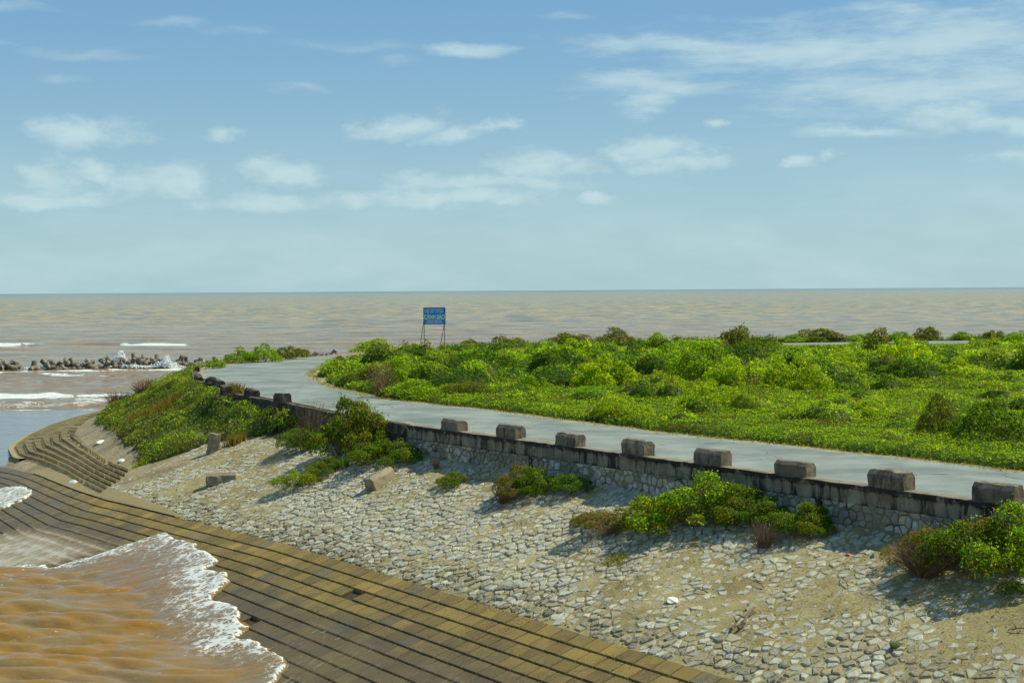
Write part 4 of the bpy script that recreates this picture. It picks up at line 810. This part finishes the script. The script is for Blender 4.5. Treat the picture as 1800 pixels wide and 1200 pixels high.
# ---------------------------------------------------------------- low broken wall round the head with tumbled parapet blocks
LW=smooth([tuple(UP*34.42+AL*54.0),(-8.6,70.2),(-13.0,78.7),(-17.15,86.0),(-20.9,96),(-22.6,101),(-24.75,110.5),(-25.3,115)],3)
lwall=empty('low_wall',(LW[0][0],LW[0][1],4.7),label='low dark broken kerb wall round the bend, half buried in green scrub',cat='wall'); LO=Vector(lwall.location)
rr3=random.Random(5)
def lwseg(i0,i1,z1,jit):
    V=[];F=[]
    for i in range(i0,i1+1):
        t=LW[min(i+1,len(LW)-1)]-LW[max(i-1,0)]; t/=np.hypot(*t); nn=np.array((t[1],-t[0])); jz=rr3.uniform(-jit,jit)
        for o_,z in ((-.2,4.3),(-.2,z1-.03+jz),(-.17,z1+jz),(.17,z1+jz),(.2,z1-.03+jz),(.2,4.3)): V.append((LW[i][0]+nn[0]*o_-LO.x,LW[i][1]+nn[1]*o_-LO.y,z-LO.z))
    m_=i1-i0+1
    for i in range(m_-1):
        for j in range(6): F.append((i*6+j,i*6+(j+1)%6,(i+1)*6+(j+1)%6,(i+1)*6+j))
    F+=[(5,4,3,2,1,0),tuple(range((m_-1)*6,m_*6))]; mobj('kerb_section',V,F,DARKC,lwall)
i=0
while i<len(LW)-2:
    k=rr3.randint(5,9); j=min(i+k,len(LW)-1); lwseg(i,j-(1 if rr3.random()<.3 and i>20 else 0),5.98-(.0 if i<14 else rr3.uniform(0,.10)),.02); i=j
PMD=[parapet_mesh(s_) for s_ in (21,22,23,24)]
for me in PMD: me.materials.clear(); me.materials.append(DARKC)
for (x,y,z,rz,rx,ry,sc_) in [(-13.15,78.0,5.9,-58,3,-2,1),(-15.85,83.6,5.88,-60,-4,5,1),(-19.3,91.4,5.9,-62,6,3,.95),(-20.3,93.6,5.88,-66,-5,-7,.95),(-22.0,98.2,5.86,-70,4,8,.95),(-24.6,110.0,5.85,-78,0,-5,.7)]:
    o=link(bpy.data.objects.new('parapet_block',PMD[int(abs(x*3))%4]),lwall); o.location=Vector((x,y,z))-LO; o.rotation_euler=(R(rx),R(ry),R(rz)); o.scale=(sc_,sc_,sc_)
# one block has tipped out of the row and leans on a broken rail
tb=bpy.data.objects.new('tipped_block',PMD[1]); link(tb); tb.location=(-17.3,84.6,5.35); tb.rotation_euler=(R(4),R(-80),R(-50)); tb.scale=(.8,1,1); tag(tb,'dark parapet block standing on end in the broken kerb at the bend','concrete block','loose parapet blocks')
rb=Acc(); V,F=frust((0,0,0),1.6,.12,-.12,.12,.02); rb.add(V,F); rl_=rb.obj('broken_rail',DARKC,label='fallen concrete beam lying before the tipped block in the broken kerb',cat='concrete beam'); rl_.location=(-16.6,83.3,5.45); rl_.rotation_euler=(0,R(6),R(-52))
rl2=bpy.data.objects.new('broken_rail',rl_.data); link(rl2); rl2.location=(-18.6,88.6,5.45); rl2.rotation_euler=(0,R(-5),R(-58)); tag(rl2,'fallen concrete beam in the scrub left of the tipped block',cat='concrete beam')
# three blocks lying on the slope
PM2=[]
for s_ in (11,12,13):
    me=parapet_mesh(s_); me.materials.clear(); me.materials.append(PALE); PM2.append(me)
def fallen(x,y,z,eu,sc3,lab,k):
    o=bpy.data.objects.new('fallen_block',PM2[k]); link(o); o.location=(x,y,z); o.rotation_euler=tuple(R(v) for v in eu); o.scale=sc3; tag(o,lab,'concrete block','parapet blocks fallen down the slope'); return o
fallen(-15.75,75.6,3.30,(6,-78,20),(.86,.95,1.05),'grey-brown parapet block standing upright on the slope beside the green bank',0)
fallen(-14.75,68.0,2.72,(-8,-2,6),(1.1,1.05,1.15),'pale brown parapet block lying flat on the stones, lowest of the three',1)
fallen(-5.75,59.6,3.62,(-14,-14,58),(1.15,.95,1.1),'long parapet block lying askew on the stones below the left end of the wall',2)
# ---------------------------------------------------------------- warning board
sg=empty('warning_sign',(-7.95,146,5.6),R(4),label='blue warning board with yellow and white lettering on thin rusty legs',cat='sign')
def box_part(name,c,h,mat,parent,b=.01): V,F=frust(c,h[0],h[1],-h[2],h[2],b); return mobj(name,V,F,mat,parent)
bd=box_part('board',(0,0,3.82),(1.09,.03,.83),BLUE,sg,.008)
fr=Acc()
for V,F in (frust((0,0,4.66),1.12,.04,-.03,.03,.005),frust((0,0,2.98),1.12,.04,-.03,.03,.005),frust((-1.1,0,3.82),.03,.04,-.86,.86,.005),frust((1.1,0,3.82),.03,.04,-.86,.86,.005)): fr.add(V,F)
fr.obj('frame',RUST,sg)
for x in (-1.06,1.02):
    V,F=tube([(x,.06,-.6),(x,.06,4.6)],.035,6); mobj('leg',V,F,RUST,sg); V,F=tube([(x-.62,1.5,-.5),(x-.02,.1,3.35 if x<0 else 2.95)],.03,6); mobj('brace',V,F,RUST,sg); V,F=tube([(x-.5,1.2,.55 if x<0 else .3),(x,.06,.62 if x<0 else .52)],.022,5); mobj('strut',V,F,RUST,sg)
def text(body,x,z,size,mat,sx_=1.,bold=.0,name='lettering'):
    cu=bpy.data.curves.new('t','FONT'); cu.body=body; cu.size=size; cu.align_x='CENTER'; cu.extrude=.006; cu.offset=bold; tmp=bpy.data.objects.new('t',cu); link(tmp); dg=bpy.context.evaluated_depsgraph_get(); me=bpy.data.meshes.new_from_object(tmp.evaluated_get(dg)); bpy.data.objects.remove(tmp)
    me.materials.clear(); me.materials.append(mat); o=link(bpy.data.objects.new(name,me),bd); o.rotation_euler=(R(90),0,0); o.location=(x,-.038,z); o.scale=(sx_,1,1); return o
text('CẢNH BÁO',0,3.50,.62,YEL,.66,.02)
text('KHU VỰC NƯỚC SÂU',0,3.26,.19,WHITE,.78,.006); text('ĐỀ PHÒNG ĐUỐI NƯỚC',0,3.04,.19,WHITE,.78,.006)
for z,segs in ((4.47,((-.55,.3),(-.15,.3),(.28,.34),(.68,.3))),(4.24,((-.62,.26),(-.22,.36),(.3,.28),(.72,.34)))):   # two lines too small to read: rows of short strokes
    ac=Acc()
    for cx,w_ in segs:
        x=cx-w_/2
        while x<cx+w_/2: V,F=frust((x,-.036,z),.018,.006,-.05,.05,.001); ac.add(V,F); x+=.055
    ac.obj('small_lettering',WHITE,bd,kind='stuff')
def disc(name,x,z,r,y,mat,n=18,sq=1.):
    V=[(x+r*math.cos(6.283*i/n),y,z+r*sq*math.sin(6.283*i/n)) for i in range(n)]+[(x+r*math.cos(6.283*i/n),y+.01,z+r*sq*math.sin(6.283*i/n)) for i in range(n)]
    mobj(name,V,[tuple(range(n))]+[(i,i+n,(i+1)%n+n,(i+1)%n) for i in range(n)],mat,bd)
disc('emblem',-.88,4.36,.17,-.040,PGREEN); disc('emblem_leaf',-.88,4.36,.10,-.046,GREEN,12,1.15)
# ---------------------------------------------------------------- tetrapod breakwater
def tetra_mesh():
    bm=bmesh.new(); dirs=[Vector((0,0,1))]+[Vector((math.sqrt(8)/3*math.cos(a),math.sqrt(8)/3*math.sin(a),-1/3)) for a in (0,2*math.pi/3,4*math.pi/3)]
    for d in dirs:
        q=d.to_track_quat('Z','Y').to_matrix(); rings=[]
        for z,r in ((.05,.44),(.45,.41),(1.0,.32),(1.03,.28)):
            rings.append([bm.verts.new(q@Vector((r*math.cos(6.283*i/12),r*math.sin(6.283*i/12),z))) for i in range(12)])
        for a,b in zip(rings[:-1],rings[1:]):
            for i in range(12): bm.faces.new((a[i],a[(i+1)%12],b[(i+1)%12],b[i]))
        bm.faces.new(rings[-1]); bm.faces.new(rings[0][::-1])
    me=bpy.data.meshes.new('tetrapod'); bm.to_mesh(me); bm.free(); me.materials.append(TETM); return me
TETM=M('wet_grey_concrete', lambda t: principled(t, t.mix(t.rng(t.noise(obj_co(t),1.6,5,.65),.35,.7), (.07,.06,.045),(.32,.28,.22)), .75, t.noise(obj_co(t),9,4), .5,.03))
tm=tetra_mesh(); rt=random.Random(14); pos=[]
for k in range(150):
    s_=rt.random(); x=-86+s_*58; yb=223.5+(x+80.7)*.19; row=rt.choice((0,0,1,1,2)); y=yb+row*1.5+rt.uniform(-.5,.5)+(3.5 if x>-48 else 0); z=.15+row*.42+rt.uniform(-.15,.25)
    if x<-70 and rt.random()<.35: continue
    if any((x-a)**2+(y-b)**2<.95 for a,b,_ in pos): continue
    pos.append((x,y,z))
seg_=['in the scattered left end of the row','a little right of the left edge of the picture','left of the tall white splash','around the foot of the tall white splash','between the two white splashes','at the smaller splash above the green bank','showing behind the shrubs of the road bend']
for i,(x,y,z) in enumerate(pos):
    o=bpy.data.objects.new('tetrapod',tm); link(o); o.location=(x,y,z); o.rotation_euler=(rt.uniform(0,6),rt.uniform(0,6),rt.uniform(0,6)); s_=rt.uniform(.9,1.15); o.scale=(s_,)*3
    tag(o,'wet grey-brown tetrapod in the surf, '+seg_[min(6,int((x+86)/7.6))],'tetrapod','tetrapods of the breakwater')
# ---------------------------------------------------------------- spray thrown up by the waves
def spray(x,y,z,w_,h_,n,seed,lab):
    rs=np.random.RandomState(seed); u=rs.normal(0,.33,n); hh=np.abs(rs.rand(n))**1.3*(1-np.minimum(.95,np.abs(u+.1)**.8))*h_*(1+.3*np.sin(u*9+seed)); P=np.column_stack([x+u*w_+hh*.25,y+rs.normal(0,.5,n),z+hh]); s=rs.uniform(.03,.11,n)
    nn=unit(rs.normal(0,1,(n,3))); V,F,_=leaf_geo(P,nn,s*2,np.ones((n,3)),rs,True,1.); mobj('spray',V,F,FOAM,label=lab,cat='spray',kind='stuff')
spray(-63.5,229,.3,3.6,2.3,3200,1,'tall white splash above the tetrapods left of centre'); spray(-55.3,227,.3,2.6,1.5,1600,2,'smaller white splash among the tetrapods at the right'); spray(55.5,188,.0,6,4.6,3000,3,'white splash rising behind the far road at the right'); spray(-60,227,.1,9,.5,1600,4,'low white froth washing between the tetrapods')
spray(-75,226,.1,9,.4,1200,6,'white froth at the left half of the tetrapod row')
# ---------------------------------------------------------------- things washed up on the slope
def stick(x,y,L,rz,r,lab,seed,cat='driftwood',mat=None,n=6,arch=.05,group='driftwood on the stones'):
    rr=random.Random(seed); pts=[]
    for i in range(n):
        t=i/(n-1); px_=x+math.cos(rz)*L*(t-.5)+rr.uniform(-.04,.04)*L; py=y+math.sin(rz)*L*(t-.5)+rr.uniform(-.05,.05)*L; pts.append((px_-x,py-y,gz(px_,py)-gz(x,y)+r+.03+arch*math.sin(math.pi*t)))
    A=Acc(); V,F=tube(pts,[r*(1-.5*i/(n-1)) for i in range(n)],7); A.add(V,F)
    for k in (2,3):
        if L>.5 and rr.random()<.8: b=Vector(pts[k]); d=Vector((rr.uniform(-1,1),rr.uniform(-1,1),rr.uniform(.1,.7))).normalized()*L*.28; V,F=tube([b,b+d*.6,b+d+Vector((0,0,-.04))],[r*.6,r*.45,r*.2],5); A.add(V,F)
    o=A.obj('driftwood',mat or WOOD,label=lab,cat=cat,group=group); o.location=(x,y,gz(x,y)); return o
stick(6.45,39.05,1.15,R(62),.055,'thick dark log on the stones, longest piece of wood in the foreground',1); stick(6.15,38.95,.8,R(60),.035,'thinner pale stick lying against the dark log',2)
stick(9.3,39.7,.7,R(95),.02,'forked pale twig on the sand left of the right-edge bushes',3); stick(3.85,45.1,.95,R(10),.022,'curved grey branch below the left end of the long bush row',4); stick(1.2,44.2,1.3,R(35),.018,'bundle-like brown stick low on the stones, left of centre',5)
stick(12.4,34.6,.55,R(-30),.022,'short curved branch near the lower right corner',6); stick(7.1,41.0,.6,R(110),.02,'thin crooked stick half way down the slope',7); stick(9.9,36.9,.5,R(80),.016,'small upright twig stuck in the sand at the right',8); stick(5.5,41.6,.55,R(130),.018,'brown twig beside the white plastic scrap',9)
def scrap(x,y,s,mat,lab,seed,cat='litter',h=.35):
    rr=random.Random(seed); bm=bmesh.new(); bmesh.ops.create_icosphere(bm,subdivisions=2,radius=s)
    for v in bm.verts: v.co=Vector((v.co.x*1.2,v.co.y*.85,abs(v.co.z)*h if v.co.z>0 else v.co.z*.1))*(1+1.1*(vnoise(np.array([v.co.x*9/s*.12+seed]),np.array([v.co.y*9/s*.12+v.co.z*5]),seed)[0]-.3))
    me=bpy.data.meshes.new('litter'); bm.to_mesh(me); bm.free(); me.materials.append(mat); o=bpy.data.objects.new('litter',me); link(o); o.location=(x,y,gz(x,y)+.02); o.rotation_euler=(rr.uniform(-.2,.2),rr.uniform(-.2,.2),rr.uniform(0,6)); tag(o,lab,cat,'litter washed up on the bank')
scrap(4.68,41.5,.17,TRASH,'crumpled whitish plastic scrap in the middle of the stone slope',1,h=.35); scrap(9.8,41.4,.06,ORANGE,'tiny orange plastic bit on the sand left of the right-edge bushes',2)
scrap(-24.6,79.4,.24,TRASH,'white bag lying on the stepped bank, lower of two',3,h=.5); scrap(-22.7,82.2,.2,TRASH,'white bag lying on the upper steps of the stepped bank',4,h=.5); scrap(-27.0,92.9,.28,TRASH,'white litter at the lower rim of the green bank',5); scrap(-24.1,88.6,.25,ORANGE,'orange litter in the bare sand below the green bank',6)
scrap(9.6,35.5,.12,ALGA,'small cushion of green algae on a stone in the lower right',7,'moss',.7)
# loose bits: pebbles and plant litter strewn over the slope
rs=np.random.RandomState(33); nP=5200; al_=rs.uniform(-15,47,nP); b_=rs.uniform(.1,8.3,nP)**1.; P=along(ROWLINE,al_)+b_[:,None]*UP; ok=~inside(P,closed(WALL)); P=P[ok]; z=ground_z(P)+np.maximum(sandh(P[:,0],P[:,1],b_[ok],al_[ok]),-.02); V=[];F=[];C=[]
for (x,y),zz_ in zip(P,z):
    s=abs(rs.normal(0,.035))+.018; k=len(V); c=np.array((.40,.43,.42) if rs.rand()<.5 else (.2,.18,.13) if rs.rand()<.6 else (.06,.055,.05))*rs.uniform(.7,1.2); a0=rs.uniform(0,6.28); e=rs.uniform(.5,1)
    for t_ in (0,1.7,3.1,4.6): V.append((x+s*math.cos(a0+t_)*1.3,y+s*math.sin(a0+t_)*e,zz_-.03))
    V.append((x+rs.normal(0,.2)*s,y,zz_+s*rs.uniform(.3,.8))); C+= [c]*5
    for t_ in range(4): F.append((k+t_,k+(t_+1)%4,k+4))
mobj('pebbles',V,F,STONE,col=np.array(C),label='pebbles and stone chips strewn between the pitched stones',cat='pebbles',kind='stuff')
nL=15000; al_=rs.uniform(-15,47,nL); b_=rs.uniform(.2,8.2,nL); P=along(ROWLINE,al_)+b_[:,None]*UP; dens=fbm(P[:,0],P[:,1],.45,701,4)+.10*np.exp(-((b_-3.6-1.2*np.sin(al_*.25))/.6)**2); ok=~inside(P,closed(WALL))&(dens>.51); P=P[ok]; z=ground_z(P)+np.maximum(sandh(P[:,0],P[:,1],b_[ok],al_[ok]),.0)+.03; n=len(P); rs2=np.random.RandomState(3)
t_=unit(np.column_stack([rs2.normal(0,1,n),rs2.normal(0,1,n),rs2.normal(0,.25,n)])); b2=unit(np.cross(t_,np.array([0,0,1.])+rs2.normal(0,.3,(n,3)))); P0=np.column_stack([P,z]); l=rs2.uniform(.05,.2,n)[:,None]
V=np.stack([P0-t_*l-b2*.009,P0+t_*l,P0-t_*l+b2*.009],1).reshape(-1,3); Cc=np.array([(.30,.19,.07),(.16,.09,.04),(.42,.34,.18),(.09,.06,.03)])[rs2.randint(0,4,n)]
mobj('plant_litter',V,np.arange(3*n).reshape(n,3),LEAF,col=np.repeat(Cc,3,0),label='dry brown straw and twigs scattered over the stone slope',cat='plant litter',kind='stuff')
# leafy litter and low weeds at the road verge
rs=np.random.RandomState(91); L_=isl_poly[(isl_poly[:,1]<125)]; idx=rs.randint(0,len(L_),5200); P=L_[idx]+rs.normal(0,.22,(5200,2)); n=len(P); P3=np.column_stack([P,5.87+.05*rs.rand(n)]); up_=rs.rand(n)<.5
V,F,C=leaf_geo(P3,np.tile([0,0,1.],(n,1)),np.full(n,.10),pick(rs,['straw','olive','yellow'],[4,2,1],n),rs,False,.5,1.,up_); mobj('verge_grass',V,F,LEAF,col=C,label='sparse dry grass and straw along the inner road edge',cat='grass',kind='stuff')
